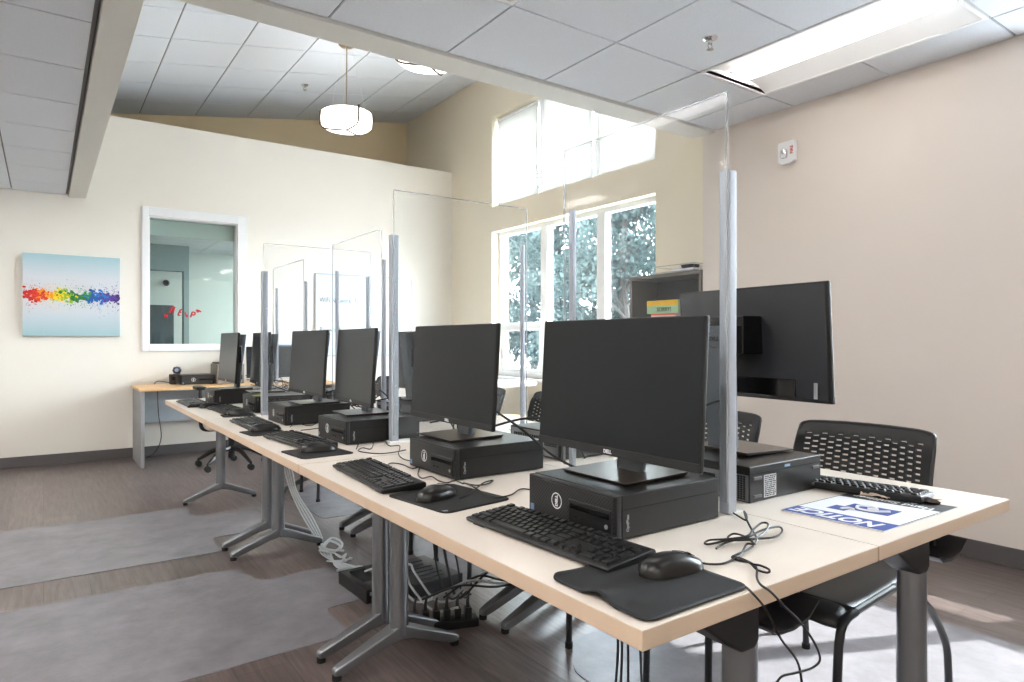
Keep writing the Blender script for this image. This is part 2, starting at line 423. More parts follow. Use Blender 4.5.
b = MB().box(XS, XR, Y0, 3.10, ZR+0.05, ZR+0.07)
for x in cxs[:-1]: b.box(x-0.011, x+0.011, Y0, 3.10, ZR+0.0125, ZR+0.014)
for y in rows[1:-1]: b.box(cxs[0], XR, y-0.011, y+0.011, ZR+0.0125, ZR+0.014)
struct(b.build('ceiling_grid_front', M_tbar))
# lowered ceiling, left
lx = [X0, -2.685, -2.075, -1.465, -0.845, -0.235, 0.175]
ly = [Y0]+[-2.725+0.61*k for k in range(0, 17)]+[YB]
lfill = [(4, 13), (2, 13), (4, 9), (2, 9), (4, 5), (2, 5), (4, 1), (2, 1)]  # unseen except for one edge; added to fill the left side with light
b = MB()
for i in range(len(lx)-1):
    for j in range(len(ly)-1):
        if any(i == a and j in (c_, c_+1) for a, c_ in lfill): continue
        b.box(lx[i]+gp, lx[i+1]-gp, ly[j]+gp, ly[j+1]-gp, ZL, ZL+0.012)
struct(b.build('ceiling_left', M_tile))
b = MB().box(X0, XS, Y0, YB, ZL+0.05, ZL+0.07)
for x in lx[1:]: b.box(x-0.011, x+0.011, Y0, YB, ZL+0.0125, ZL+0.014)
for y in ly[1:-1]: b.box(X0, 0.18, y-0.011, y+0.011, ZL+0.0125, ZL+0.014)
struct(b.build('ceiling_grid_left', M_tbar))
# painted soffit edges
struct(MB().box(XS, XR, 3.11, 3.30, ZR-0.012, ZR+0.1).build('trim_1', M_trimw, bevel=0.003))
struct(MB().box(0.195, XS, Y0, YB, ZL-0.012, ZL+0.3).build('trim_2', M_trimw, bevel=0.003))
# high sloping ceiling
SL = 0.1605
def hz(x): return 4.341+SL*(x-XW)
hx = [0.23, 0.91, 1.505, 2.10, 2.70, 3.30, 3.90, XW]
hy = [3.2, 3.39, 4.00, 4.61, 5.22, 5.83, 6.44, 7.06, 7.67, 8.28, YH]
b = MB()
for i in range(len(hx)-1):
    for j in range(len(hy)-1):
        g = 0.006; x0, x1, y0, y1 = hx[i]+g, hx[i+1]-g, hy[j]+g*0.9, hy[j+1]-g*0.9
        vv = [(x0, y0, hz(x0)), (x1, y0, hz(x1)), (x1, y1, hz(x1)), (x0, y1, hz(x0))]
        b.add(vv+[(p[0], p[1], p[2]+0.012) for p in vv], [(0, 3, 2, 1), (4, 5, 6, 7), (0, 1, 5, 4), (1, 2, 6, 5), (2, 3, 7, 6), (3, 0, 4, 7)])
struct(b.build('ceiling_high', M_tile))
b = MB()
def slab(x0, x1, y0, y1, dz0, dz1):
    vv = [(x0, y0, hz(x0)+dz0), (x1, y0, hz(x1)+dz0), (x1, y1, hz(x1)+dz0), (x0, y1, hz(x0)+dz0)]
    b.add(vv+[(p[0], p[1], p[2]+dz1-dz0) for p in vv], [(0, 3, 2, 1), (4, 5, 6, 7), (0, 1, 5, 4), (1, 2, 6, 5), (2, 3, 7, 6), (3, 0, 4, 7)])
slab(0.2, XW+0.3, 3.1, YH+0.1, 0.04, 0.08)
for x in hx[1:-1]: slab(x-0.012, x+0.012, 3.2, YH, 0.0125, 0.014)
for y in hy[1:-1]: slab(0.23, XW, y-0.011, y+0.011, 0.0125, 0.014)
struct(b.build('ceiling_grid_high', M_tbar))
# roof lid so no sky leaks over the lowered ceilings
struct(MB().box(X0-0.12, XW+0.3, Y0-0.12, 3.2, 2.9, 2.95).box(X0-0.12, XS-0.1, 3.2, YB+0.2, 2.9, 2.95).build('ceiling_void_lid', M_trimw))

# ------------------------------------------------------------------ windows
def window(n, plane, y0, y1, z0, z1, muls, rails=None, fw=0.05, d=0.07, glass=M_glass):
    r = bpy.data.objects.new('window_%d' % n, None); C.objects.link(r); r['kind'] = 'structure'
    f = MB()
    f.box(plane, plane+d, y0, y1, z0, z0+fw); f.box(plane, plane+d, y0, y1, z1-fw, z1)
    f.box(plane, plane+d, y0, y0+fw, z0+fw, z1-fw); f.box(plane, plane+d, y1-fw, y1, z0+fw, z1-fw)
    for a, b_ in muls: f.box(plane-0.005, plane+d, a, b_, z0+fw, z1-fw)
    if rails:
        ed = [y0+fw]+[q for ab in muls for q in ab]+[y1-fw]
        for k in range(0, len(ed), 2):
            f.box(plane-0.01, plane+d-0.01, ed[k], ed[k+1], rails[0], rails[1])
            # lower sash stiles
            f.box(plane+0.005, plane+d-0.02, ed[k], ed[k]+0.045, z0+fw, rails[0]); f.box(plane+0.005, plane+d-0.02, ed[k+1]-0.045, ed[k+1], z0+fw, rails[0])
            f.box(plane+0.005, plane+d-0.02, ed[k]+0.045, ed[k+1]-0.045, z0+fw, z0+fw+0.04)
    f.build('window_frame', M_vinyl, r, bevel=0.004)
    ed = [y0+fw]+[q for ab in muls for q in ab]+[y1-fw]
    for k in range(0, len(ed), 2):
        MB().box(plane+0.045, plane+0.05, ed[k], ed[k+1], z0+fw, z1-fw).build('pane', glass, r)
    return r
wp = XW+0.10
w1 = window(1, wp, lw[0], lw[1], lw[2], lw[3], [(4.72, 4.84), (5.62, 5.74)], rails=(1.27, 1.36))
MB().box(XW-0.03, wp, lw[0]-0.02, lw[1]+0.02, lw[2]-0.035, lw[2]).build('window_sill', M_white, w1, bevel=0.005)
for yy in (4.35, 5.23, 6.1):
    MB().box(wp-0.03, wp-0.008, yy-0.03, yy+0.03, 1.36, 1.375).build('sash_lock', M_white, w1, bevel=0.003)
w2 = window(2, wp, uw[0], uw[1], uw[2], uw[3], [(4.78, 4.88), (5.66, 5.76)])
for k, (a, b_, lb) in enumerate([(4.03, 4.785, 'nearest to the right wall'), (4.875, 5.665, 'middle one of the three'), (5.755, 6.525, 'farthest, next to the back corner')]):
    s = thing('roller_shade', 'white glowing roller shade in the upper windows, '+lb, 'window shade', (wp-0.03, a, uw[3]-0.04), 0, 'roller shades in the upper windows')
    MB().box(0, 0.003, 0, b_-a, -(uw[3]-uw[2]-0.06), 0).build('shade_cloth', M_shade, s)
    MB().tube([(0.005, 0, 0.01), (0.005, b_-a, 0.01)], 0.018, 12, smooth=False).build('roller', M_white, s, smooth=True)
w4 = window(4, XR+0.10, nw[0], nw[1], nw[2], nw[3], [(0.50, 0.58)], rails=(1.12, 1.27))
MB().box(XR-0.03, XR+0.10, nw[0]-0.02, nw[1]+0.02, nw[2]-0.035, nw[2]).build('window_sill', M_white, w4, bevel=0.005)

# interior window to the next room
w3 = bpy.data.objects.new('window_3', None); C.objects.link(w3); w3['kind'] = 'structure'
x0, x1, z0, z1 = iw
b = MB(); yo = YB-0.022
b.box(x0-0.06, x0, yo, YB, z0-0.06, z1+0.09); b.box(x1, x1+0.095, yo, YB, z0-0.06, z1+0.09)
b.box(x0, x1, yo, YB, z1, z1+0.09); b.box(x0, x1, yo, YB, z0-0.06, z0)
b.box(x0, x0+0.012, YB, YB+0.13, z0, z1); b.box(x1-0.012, x1, YB, YB+0.13, z0, z1); b.box(x0, x1, YB, YB+0.13, z1-0.012, z1); b.box(x0, x1, YB, YB+0.13, z0, z0+0.012)
b.build('window_frame', M_white, w3, bevel=0.004)
MB().box(x0+0.012, x1-0.012, YB+0.07, YB+0.078, z0+0.012, z1-0.012).build('pane', M_glass_in, w3)
MB().box(x0+0.014, x1-0.014, YB+0.09, YB+0.11, z1-0.175, z1-0.014).build('shade_valance', M_trimw, w3)
# red window-paint letters on the glass
gy = YB+0.068
base = onY(140, 285, gy); sc = (onY(220, 285, gy).x-base.x)/1024
def gp_(u, v): return Vector((base.x+u*sc, 0, base.z-v*sc))
strokes = [[(362, 375), (378, 330), (395, 280)], [(408, 378), (418, 330), (432, 285)], [(375, 335), (420, 332)],
           [(470, 400), (485, 365), (503, 325)], [(503, 325), (530, 322)], [(488, 362), (512, 360)], [(470, 402), (498, 402)],
           [(560, 360), (570, 385), (580, 425)], [(580, 425), (600, 400)],
           [(632, 430), (645, 390), (655, 352)], [(655, 352), (690, 360), (688, 390), (648, 395)],
           [(705, 322), (735, 358)], [(705, 322), (740, 330), (772, 350)], [(720, 350), (745, 338)],
           [(295, 415), (320, 405), (340, 425)], [(300, 435), (320, 420), (335, 402)], [(305, 405), (318, 420), (330, 440)]]
b = MB()
for st in strokes:
    b.tube([Vector((gp_(u, v).x, gy, gp_(u, v).z)) for u, v in st], 0.008, 6)
tag(b.build('painted_lettering', M_red), 'red hand-painted letters reading HELP on the interior window glass', 'lettering')

# next room behind the interior window
b = MB()
b.box(-0.6, 4.2, 10.3, 10.4, 0, 2.9); b.box(-0.7, -0.6, 7.62, 10.4, 0, 2.9); b.box(4.2, 4.3, 7.62, 10.4, 0, 2.9)
struct(b.build('wall_next_room', M_roomwall))
struct(MB().box(-0.7, 4.3, 7.62, 10.4, -0.1, 0).build('floor_next_room', M_floor))
b = MB()
for i in range(4):
    for j in range(5): b.box(-0.6+1.2*i+0.006, -0.6+1.2*(i+1)-0.006, 7.62+0.55*j+0.006, 7.62+0.55*(j+1)-0.006, 2.40, 2.415)
b.box(-0.7, 4.3, 7.62, 10.4, 2.44, 2.46)
struct(b.build('ceiling_next_room', M_tile))
p0 = onY(184, 260, 9.6); p1 = onY(189, 260, 9.6); p2 = onY(148, 270, 9.6)
b = MB().box(p0.x, p1.x, 9.6, 9.75, 0, 2.40).box(-0.6, p0.x, 9.6, 9.75, onY(160, 270, 9.6).z, 2.40)
struct(b.build('wall_next_room_partition', M_roomgrey))
q0 = onY(120, 304, 10.29); q1 = onY(173.5, 304, 10.29)
tag(MB().box(max(q0.x, -0.55), q1.x, 10.26, 10.295, 0.6, q0.z).build('notice_board', M_board, bevel=0.004), 'dark grey board on the far wall seen through the interior window', 'board')
dm = onY(166, 283, 10.29)
s = thing('security_camera', 'small dark dome camera on the wall beyond the interior window', 'camera', (dm.x, 10.3, dm.z))
MB().tube([(0, 0, 0), (0, -0.03, 0)], 0.055, 20, smooth=False).build('mount', M_white, s, smooth=True)
MB().tube([(0, -0.03, 0), (0, -0.05, 0), (0, -0.075, 0)], [0.045, 0.025], 16, smooth=False).build('dome', M_blackgloss, s, smooth=True)
s = thing('ceiling_light', 'added unseen ceiling panel lighting the room beyond the interior window', 'ceiling light', (3.0, 8.7, 2.395))
MB().box(-0.6, 0.6, -0.3, 0.3, -0.012, 0.008).build('frame', M_white, s)
MB().box(-0.56, 0.56, -0.26, 0.26, -0.016, -0.0125).build('diffuser', emit('next_room_fill', (0.97, 1, 1, 1), 20.0), s)  # added out of view to brighten the next room

# ------------------------------------------------------------------ ceiling fixtures
def troffer(x0, x1, y0, y1, z, label, mE=M_tubeE):
    s = thing('ceiling_light', label, 'ceiling light', ((x0+x1)/2, (y0+y1)/2, z), 0, None)
    hx_, hy_ = (x1-x0)/2-0.004, (y1-y0)/2-0.004
    f = MB(); fw = 0.02
    f.box(-hx_, -hx_+fw, -hy_, hy_, -0.003, 0.02); f.box(hx_-fw, hx_, -hy_, hy_, -0.003, 0.02)
    f.box(-hx_+fw, hx_-fw, -hy_, -hy_+fw, -0.003, 0.02); f.box(-hx_+fw, hx_-fw, hy_-fw, hy_, -0.003, 0.02)
    f.build('frame', M_white, s)
    r = MB(); a = hx_-fw; L = hy_-fw
    # curved side reflectors (arched profile) and end plates
    for sg in (-1, 1):
        pr = [(sg*a, 0.0), (sg*a*0.8, 0.03), (sg*a*0.55, 0.045), (sg*0.066, 0.048)]
        vv = [(x, y, zz) for y in (-L, L) for x, zz in pr]; n = len(pr)
        r.add(vv, [(i, i+1, n+i+1, n+i) for i in range(n-1)])
    for y in (-L, L):
        r.add([(-a, y, 0), (a, y, 0), (a*0.8, y, 0.045), (-a*0.8, y, 0.045)], [(0, 1, 2, 3)])
    r.box(-a, a, -L, L, 0.055, 0.06)
    r.build('reflector', M_white, s, smooth=True)
    t = MB(); n = 10; prof = [(0.078*math.cos(PI+PI*k/n), 0.045+0.042*math.sin(PI+PI*k/n)) for k in range(n+1)]
    L2 = L-0.03
    t.prism(prof, -L2, L2, 'y')
    t.build('lens', mE, s, smooth=True)
    return s
cell = lambda i, j: (cxs[i], cxs[i+1], rows[j], rows[j+1])
names = {(4, 4): 'long lit troffer light beside the right wall, above the sign end of the tables', (1, 4): 'lit troffer light at the top edge of the view, corner of its frame showing'}
for f in fixtures_cells:
    troffer(*cell(*f), ZR, names.get(f, 'added fill troffer in the front ceiling behind the viewer, %s row %s' % ({4: 'right', 1: 'left'}[f[0]], {2: 'middle', 0: 'last'}.get(f[1], 'first'))))
k_ = 0
for a, c_ in lfill:
    k_ += 1
    troffer(lx[a], lx[a+1], ly[c_], ly[c_+2], ZL, 'boosted fill troffer in low left ceiling, %s from the back wall in the %s row' % (['nearest', 'second', 'third', 'fourth'][(k_-1)//2], ['right', 'left'][(k_-1) % 2]), M_fillL)

def pendant(x, y, label):
    zc = hz(x); s = thing('pendant_lamp', label, 'pendant lamp', (x, y, 3.20), 0, None)
    zt = zc-3.20
    MB().lathe([(0.0, zt+0.01), (0.075, zt+0.01), (0.078, zt-0.012), (0.06, zt-0.03), (0.012, zt-0.036)], (0, 0, 0), 24).build('canopy', M_nickel, s, smooth=True)
    MB().tube([(0, 0, 0.13), (0, 0, zt-0.02)], 0.006, 8, smooth=False).build('stem', M_nickel, s)
    w = MB()
    for a in (0, 2.1, 4.2): w.tube([(0.055*math.cos(a), 0.055*math.sin(a), zt-0.03), (0.2*math.cos(a), 0.2*math.sin(a), 0.16)], 0.0015, 5, smooth=False)
    w.tube([(0.03, 0.03, zt-0.02), (0.03, 0.03, zt-0.09)], 0.003, 5, smooth=False)
    w.build('hanging_wire', M_white, s)
    MB().lathe([(0.02, 0.0), (0.15, 0.0), (0.215, 0.012), (0.238, 0.035), (0.242, 0.09), (0.238, 0.15), (0.22, 0.16), (0.05, 0.165)], (0, 0, 0), 40).build('shade', M_pendE, s, smooth=True)
    f = MB()
    for a in (R(35), R(155), R(275)):
        cx, cy = math.cos(a), math.sin(a)
        f.tube([(0, 0, -0.006), (0.14*cx, 0.14*cy, -0.006), (0.216*cx, 0.216*cy, 0.004), (0.248*cx, 0.248*cy, 0.04)], 0.0075, 6, sub=3)
        f.tube([(0.248*cx, 0.248*cy, 0.035), (0.248*cx, 0.248*cy, 0.16)], 0.010, 6, smooth=False)
        f.tube([(0.248*cx, 0.248*cy, 0.15), (0.248*cx, 0.248*cy, 0.172)], 0.011, 8, smooth=False)
    f.lathe([(0.0, -0.016), (0.013, -0.012), (0.013, 0.0), (0.0, 0.001)], (0, 0, 0), 12)
    f.build('strap', M_bronze, s, smooth=True)
    return s
pendant(2.40, 6.17, 'white drum pendant lamp hanging in full view from the sloping ceiling')
pendant(2.33, 4.37, 'white drum pendant lamp mostly hidden behind the lowered ceiling edge')

def sprinkler(x, y, z, label):
    s = thing('fire_sprinkler', label, 'fire sprinkler', (x, y, z))
    MB().lathe([(0.0, 0.002), (0.038, 0.002), (0.036, -0.006), (0.02, -0.012), (0.0, -0.012)], (0, 0, 0), 20).build('escutcheon', M_chrome, s, smooth=True)
    h = MB().tube([(0, 0, -0.01), (0, 0, -0.03)], 0.011, 10, smooth=False)
    h.tube([(0.01, 0, -0.028), (0.016, 0, -0.042), (0.003, 0, -0.058)], 0.003, 6); h.tube([(-0.01, 0, -0.028), (-0.016, 0, -0.042), (-0.003, 0, -0.058)], 0.003, 6)
    h.lathe([(0.0, -0.056), (0.018, -0.057), (0.018, -0.060), (0.0, -0.061)], (0, 0, 0), 12)
    h.build('sprinkler_head', M_chrome, s, smooth=True)
sprinkler(2.767, 2.171, ZR, 'chrome fire sprinkler in the low ceiling beside the troffer')
sprinkler(2.40, 7.43, hz(2.40), 'small fire sprinkler on the sloping high ceiling near the pendant')

# fire strobe on the right wall
s = thing('fire_strobe', 'white wall-mounted fire strobe with red lettering on the right wall', 'fire alarm', (XR, 2.52, 2.39))
MB().prism([(-0.06, 0.072), (0.06, 0.072), (0.06, -0.06), (0.03, -0.075), (-0.03, -0.075), (-0.06, -0.06)], -0.035, 0, 'x').build('housing', M_white, s, bevel=0.006)
MB().lathe([(0.0, -0.03), (0.022, -0.026), (0.026, 0.0), (0.022, 0.026), (0.0, 0.03)], (-0.037, 0.012, -0.01), 16).build('strobe_lens', M_chrome, s, smooth=True)
text('lettering', 'FIRE', 0.030, M_red, s, (-0.0362, -0.042, 0.01), (0, 0, 1), (0, 1, 0), bold=0.0006)

# ------------------------------------------------------------------ wall art and boards
pc = thing('canvas_painting', 'pale blue canvas with a rainbow band of paint splatter on the back wall', 'painting', (0.227, YB-0.001, 1.575))
def paintmat():
    m = bpy.data.materials.new('canvas_gradient'); m.use_nodes = True; nt = m.node_tree; b = nt.nodes['Principled BSDF']
    tc = nt.nodes.new('ShaderNodeTexCoord'); sp = nt.nodes.new('ShaderNodeSeparateXYZ'); nt.links.new(tc.outputs['Object'], sp.inputs[0])
    mr = nt.nodes.new('ShaderNodeMapRange'); mr.inputs[1].default_value = -0.38; mr.inputs[2].default_value = 0.38
    nt.links.new(sp.outputs['Z'], mr.inputs[0])
    r = nt.nodes.new('ShaderNodeValToRGB'); e = r.color_ramp.elements
    e[0].color = srgb((160, 194, 202)); e[1].color = srgb((166, 202, 210)); e[0].position = 0; e[1].position = 1
    for p, c_ in ((0.3, (206, 212, 218)), (0.5, (216, 216, 220)), (0.72, (212, 216, 222))):
        q = e.new(p); q.color = srgb(c_)
    nt.links.new(mr.outputs[0], r.inputs[0]); nt.links.new(r.outputs[0], b.inputs['Base Color']); b.inputs['Roughness'].default_value = 0.7
    return m
cv = MB().box(-0.382, 0.382, -0.04, 0, -0.378, 0.378).build('canvas', paintmat(), pc, bevel=0.003)
rb = random.Random(3)
cols = [(205, 35, 30), (225, 60, 30), (240, 150, 20), (245, 215, 30), (150, 190, 40), (40, 120, 50), (50, 150, 60), (30, 90, 170), (40, 120, 200), (90, 60, 150), (70, 40, 110)]
pm = [mat('paint_%d' % i, c_, 0.6) for i, c_ in enumerate(cols)]
b = MB()
def blob(x, z, r_, mi):
    n = rb.randint(7, 11); ph = rb.random()*6
    pts = [(x+r_*(0.7+0.6*rb.random())*math.cos(ph+2*PI*k/n), z+r_*(0.7+0.6*rb.random())*math.sin(ph+2*PI*k/n)) for k in range(n)]
    y = -0.0412-rb.random()*0.0012
    b.add([(p[0], y, p[1]) for p in pts], [tuple(range(n))], mi)
for k in range(1500):
    t = rb.random(); x = -0.375+0.75*t; big = rb.random() < 0.45
    amp = 0.028+0.012*math.sin(t*19)
    z = 0.0 + (rb.gauss(0, amp) if big else rb.gauss(0, 0.062)) - 0.012*t
    r_ = rb.uniform(0.005, 0.015) if (big and abs(z) < 0.07) else rb.uniform(0.0012, 0.0045)
    ci = min(10, max(0, int(t*10.6+rb.gauss(0, 0.55))))
    if abs(z) < 0.3: blob(max(-0.37, min(0.37, x)), z, r_, ci)
b.build('paint_splatter', pm, pc)

wb = thing('whiteboard', 'white dry-erase board with black handwriting on the back wall behind the dividers', 'whiteboard', (3.145, YB, 1.45))
MB().box(-0.60, 0.60, -0.015, 0, -0.47, 0.47).build('board_surface', M_wb, wb)
f = MB()
for a in ((-0.61, -0.595, -0.48, 0.48), (0.595, 0.61, -0.48, 0.48), (-0.61, 0.61, 0.465, 0.48), (-0.61, 0.61, -0.48, -0.465)):
    f.box(a[0], a[1], -0.02, 0, a[2], a[3])
f.build('frame', M_alu, wb, bevel=0.002)
M_marker = mat('marker_ink', (50, 54, 64), 0.6)
text('handwriting', 'WiFi Network: Tr', 0.085, M_marker, wb, (-0.56, -0.0165, 0.17), (1, 0, 0), (0, 0, 1), align='LEFT', sx=0.75)
text('handwriting', 'Password: ', 0.085, M_marker, wb, (-0.56, -0.0165, -0.17), (1, 0, 0), (0, 0, 1), align='LEFT', sx=0.75)
np_ = thing('wall_notice', 'white paper notice with a grey-blue header low on the back wall', 'notice', (2.22, YB, 0.95))
MB().box(-0.22, 0.22, -0.006, 0, -0.19, 0.19).build('paper', M_signw, np_)
MB().box(-0.21, 0.21, -0.008, -0.0065, 0.05, 0.16).build('header_band', mat('header_blue', (120, 145, 165), 0.6), np_)

# ================================================================== FAR DESK along the back wall
d = thing('side_desk', 'oak-topped grey desk standing under the interior window', 'desk', (0, 0, 0))
MB().box(0.70, 2.55, 6.78, 7.47, 0.695, 0.72).build('desktop', M_oak, d, bevel=0.003)
MB().box(0.715, 0.745, 6.80, 7.46, 0.0, 0.694).build('end_panel', M_grey, d, bevel=0.002)
MB().box(2.50, 2.53, 6.80, 7.46, 0.0, 0.694).build('end_panel', M_grey, d, bevel=0.002)
MB().box(0.75, 2.50, 7.38, 7.40, 0.35, 0.694).build('modesty_panel', mat('modesty_grey', (190, 200, 208), 0.5), d)
tag(MB().tube([(0.90, 7.44, 0.72), (0.93, 7.43, 0.75), (1.03, 7.36, 0.735), (1.08, 7.3, 0.73)], 0.004, 6).tube([(0.92, 7.36, 0.69), (0.925, 7.35, 0.45), (0.95, 7.35, 0.2), (0.90, 7.36, 0.06), (0.84, 7.4, 0.01)], 0.004, 6).build('cable', M_cable, smooth=True), 'thin dark cord trailing over and under the oak desk', 'cable')

# ================================================================== TRAINING TABLES
TT = 0.735
def make_table(name, x0, x1, y0, y1, label, legs, flip=1):
    t = thing(name, label, 'table', ((x0+x1)/2, (y0+y1)/2, 0))
    cx, cy = (x0+x1)/2, (y0+y1)/2
    hx_, hy_ = (x1-x0)/2, (y1-y0)/2
    MB().box(-hx_, hx_, -hy_, hy_, TT-0.0012, TT, 0).build('laminate_surface', M_lam, t)
    MB().box(-hx_, hx_, -hy_, hy_, TT-0.031, TT-0.0013, 0).build('tabletop', M_edge, t, bevel=0.002)
    for yl in legs:
        lc = yl-cy; xc = 0.004 if flip > 0 else -0.01
        MB().tube([(xc, lc, 0.10), (xc, lc, TT-0.10)], [0.0345, 0.0315], 24, smooth=False).build('leg', M_leg, t, smooth=True)
        ft = MB()
        # cast T foot: two tapering arms sloping down from the hub
        for sg in (-1, 1):
            L = 0.243
            pts = [(0.0, 0.145), (0.03, 0.128), (L-0.012, 0.045), (L, 0.036), (L, 0.018), (L-0.03, 0.016), (0.05, 0.078), (0, 0.088)]
            n = len(pts)
            vv = []
            for side in (-1, 1):
                for (a, z) in pts:
                    w = 0.033*(1-a/L)+0.017*(a/L)
                    vv.append((xc+sg*a, lc+side*w, z))
            ff = [tuple(range(n)), tuple(range(n, 2*n))]+[(i, (i+1) % n, n+(i+1) % n, n+i) for i in range(n)]
            ft.add(vv, ff)
        fo = ft.build('foot', M_leg, t, bevel=0.006)
        for sg in (-1, 1): MB().tube([(xc+sg*0.23, lc, 0.0), (xc+sg*0.23, lc, 0.018)], 0.016, 14, smooth=False).build('foot_pad', M_rubber, fo, smooth=True)
        # bracket plate + cable housing at the outer face of the leg
        s_ = -1 if lc < 0 else 1
        yy0, yy1 = lc-0.022, lc+0.022
        yy0, yy1 = (lc-0.04, lc+0.03)
        MB().prism([(xc-0.16, TT-0.032), (xc+0.004, TT-0.032), (xc+0.004, TT-0.120), (xc-0.010, TT-0.133), (xc-0.045, TT-0.131), (xc-0.09, TT-0.105), (xc-0.16, TT-0.055)], yy0, yy1, 'y').build('bracket', M_black, t, bevel=0.006)
        MB().prism([(xc+0.14, TT-0.032), (xc+0.20, TT-0.032), (xc+0.20, TT-0.12), (xc+0.185, TT-0.145), (xc+0.15, TT-0.15), (xc+0.125, TT-0.135)], lc+0.0, lc+0.04, 'y').build('bracket', M_black, t, bevel=0.008)
    # curved sheet tray between brackets
    pr = [(0.01, TT-0.10), (0.03, TT-0.115), (0.08, TT-0.118), (0.13, TT-0.110), (0.165, TT-0.085), (0.165, TT-0.080), (0.13, TT-0.104), (0.08, TT-0.112), (0.03, TT-0.109), (0.015, TT-0.096)]
    la, lb = min(legs)-cy, max(legs)-cy
    MB().prism([(xc+a+0.005, z) for a, z in pr], la-0.055, lb+0.03, 'y').build('cable_tray', M_traymetal, t, smooth=True)
    MB().box(xc-0.02, xc+0.02, la, lb, TT-0.07, TT-0.035).build('crossbar', M_blacksoft, t)
    return t
g1 = 'training tables in a double row'
make_table('training_table', 0.70, 1.378, 0.667, 2.228, 'maple-topped training table nearest the viewer, carrying the two largest monitors', (0.752, 2.18)).__setitem__('group', g1)
make_table('training_table', 0.70, 1.378, 2.236, 3.80, 'maple-topped training table in the middle of the left row', (2.335, 3.68)).__setitem__('group', g1)
make_table('training_table', 0.70, 1.378, 3.808, 5.213, 'maple-topped training table at the far end of the left row', (3.88, 5.11)).__setitem__('group', g1)
make_table('training_table', 1.382, 2.07, 0.667, 2.228, 'maple-topped training table carrying the blue and white sign', (0.752, 2.15), -1).__setitem__('group', g1)
make_table('training_table', 1.382, 2.07, 2.236, 3.80, 'maple-topped training table in the middle of the right row, mostly hidden', (2.31, 3.72), -1).__setitem__('group', g1)
make_table('training_table', 1.382, 2.07, 3.808, 5.213, 'maple-topped training table at the far end of the right row, hidden behind monitors', (3.90, 5.11), -1).__setitem__('group', g1)

# ================================================================== COMPUTERS
def make_pc(label):
    # local: front face at -X, centre bottom at origin ; 0.31 deep(X) x 0.29 wide(Y) x 0.093
    s = thing('desktop_computer', label, 'computer', (0, 0, 0))
    D, Wd, H = 0.165, 0.150, 0.096
    MB().box(-D+0.016, D, -Wd, Wd, 0.003, H).build('case', M_chassis, s, bevel=0.003)
    MB().box(-D+0.02, D-0.01, -Wd-0.0006, -Wd+0.002, 0.064, 0.0655).build('case_seam', M_slotdark, s)
    MB().box(-D, -D+0.0155, -Wd, Wd, 0.003, H-0.001).build('front_bezel', M_blacksoft, s, bevel=0.003)
    MB().box(-D-0.0012, -D+0.001, -Wd+0.008, Wd-0.006, 0.009, H-0.007).build('front_grille', M_grille, s)
    dr = MB().box(-D-0.004, -D, -Wd+0.012, -0.002, 0.012, 0.064).build('drive_bay', M_black, s, bevel=0.002)
    MB().box(-D-0.0055, -D-0.004, -Wd+0.018, -0.010, 0.044, 0.056).build('optical_drive', M_blackgloss, dr, bevel=0.001)
    MB().tube([(-D-0.0055, -Wd+0.026, 0.028), (-D-0.003, -Wd+0.026, 0.028)], 0.005, 12, smooth=False).build('power_button', M_greyink, dr)
    MB().box(-D-0.0048, -D-0.004, -0.055, -0.043, 0.026, 0.031).box(-D-0.0048, -D-0.004, -0.035, -0.023, 0.026, 0.031).build('usb_port', M_slotdark, dr)
    lg = MB().disc((-D-0.0022, 0.042, 0.05), (-1, 0, 0), 0.0185, 28, 0.0160).build('logo_ring', M_whiteink, s)
    text('logo_lettering', 'DELL', 0.0115, M_whiteink, lg, (-D-0.0024, 0.042, 0.05), (0, 0, 1), (0, 1, 0), bold=0.0006)
    MB().box(-D-0.0025, -D-0.001, Wd-0.022, Wd-0.010, 0.012, 0.026).build('round_sticker', mat('sticker_blue', (110, 140, 175), 0.4) if 'sticker_blue' not in MATS else MATS['sticker_blue'], s)
    text('model_lettering', 'OptiPlex', 0.010, M_greyink, s, (-D+0.032, -Wd-0.0008, 0.036), (0, 0, 1), (-1, 0, 0), bold=0.0003)
    ft = MB()
    for a in (-D+0.03, D-0.03):
        for c_ in (-Wd+0.03, Wd-0.03): ft.box(a-0.012, a+0.012, c_-0.006, c_+0.006, 0, 0.003)
    ft.build('rubber_feet', M_rubber, s)
    # rear: ports panel and vents
    rp = MB().box(D, D+0.002, -Wd+0.01, Wd-0.01, 0.008, H-0.006).build('rear_panel', M_leg, s)
    p = MB()
    for k in range(5): p.box(D+0.002, D+0.003, -0.12+k*0.02, -0.107+k*0.02, 0.016, 0.024)
    p.box(D+0.002, D+0.003, -0.01, 0.02, 0.015, 0.03); p.box(D+0.002, D+0.003, 0.035, 0.05, 0.015, 0.03)
    for i in range(12):
        for j in range(6): p.box(D+0.002, D+0.0028, 0.062+i*0.006, 0.066+i*0.006, 0.045+j*0.006, 0.049+j*0.006)
    for i in range(14): p.box(D+0.002, D+0.0028, -0.12+i*0.011, -0.113+i*0.011, 0.045, 0.075)
    p.build('port', M_slotdark, rp)
    return s
gc = 'small desktop computers under monitors'
pcA = make_pc('black desktop computer under the largest, nearest monitor'); pcA.location = (1.125, 1.137, TT); pcA['group'] = gc
spots = [((1.158, 1.845), 0, 'black desktop computer under the second nearest monitor of the left row'),
         ((1.14, 2.68), 2, 'black desktop computer just behind the second white divider post'),
         ((1.125, 3.42), 0, 'black desktop computer under the fourth monitor from the viewer'),
         ((1.155, 4.09), 0, 'black desktop computer with a lime green slip on top'),
         ((1.07, 4.765), 0, 'black desktop computer at the far end of the left row')]
for (x, y), a, lb in spots: dup(pcA, (x, y, TT), R(a), lb, gc)
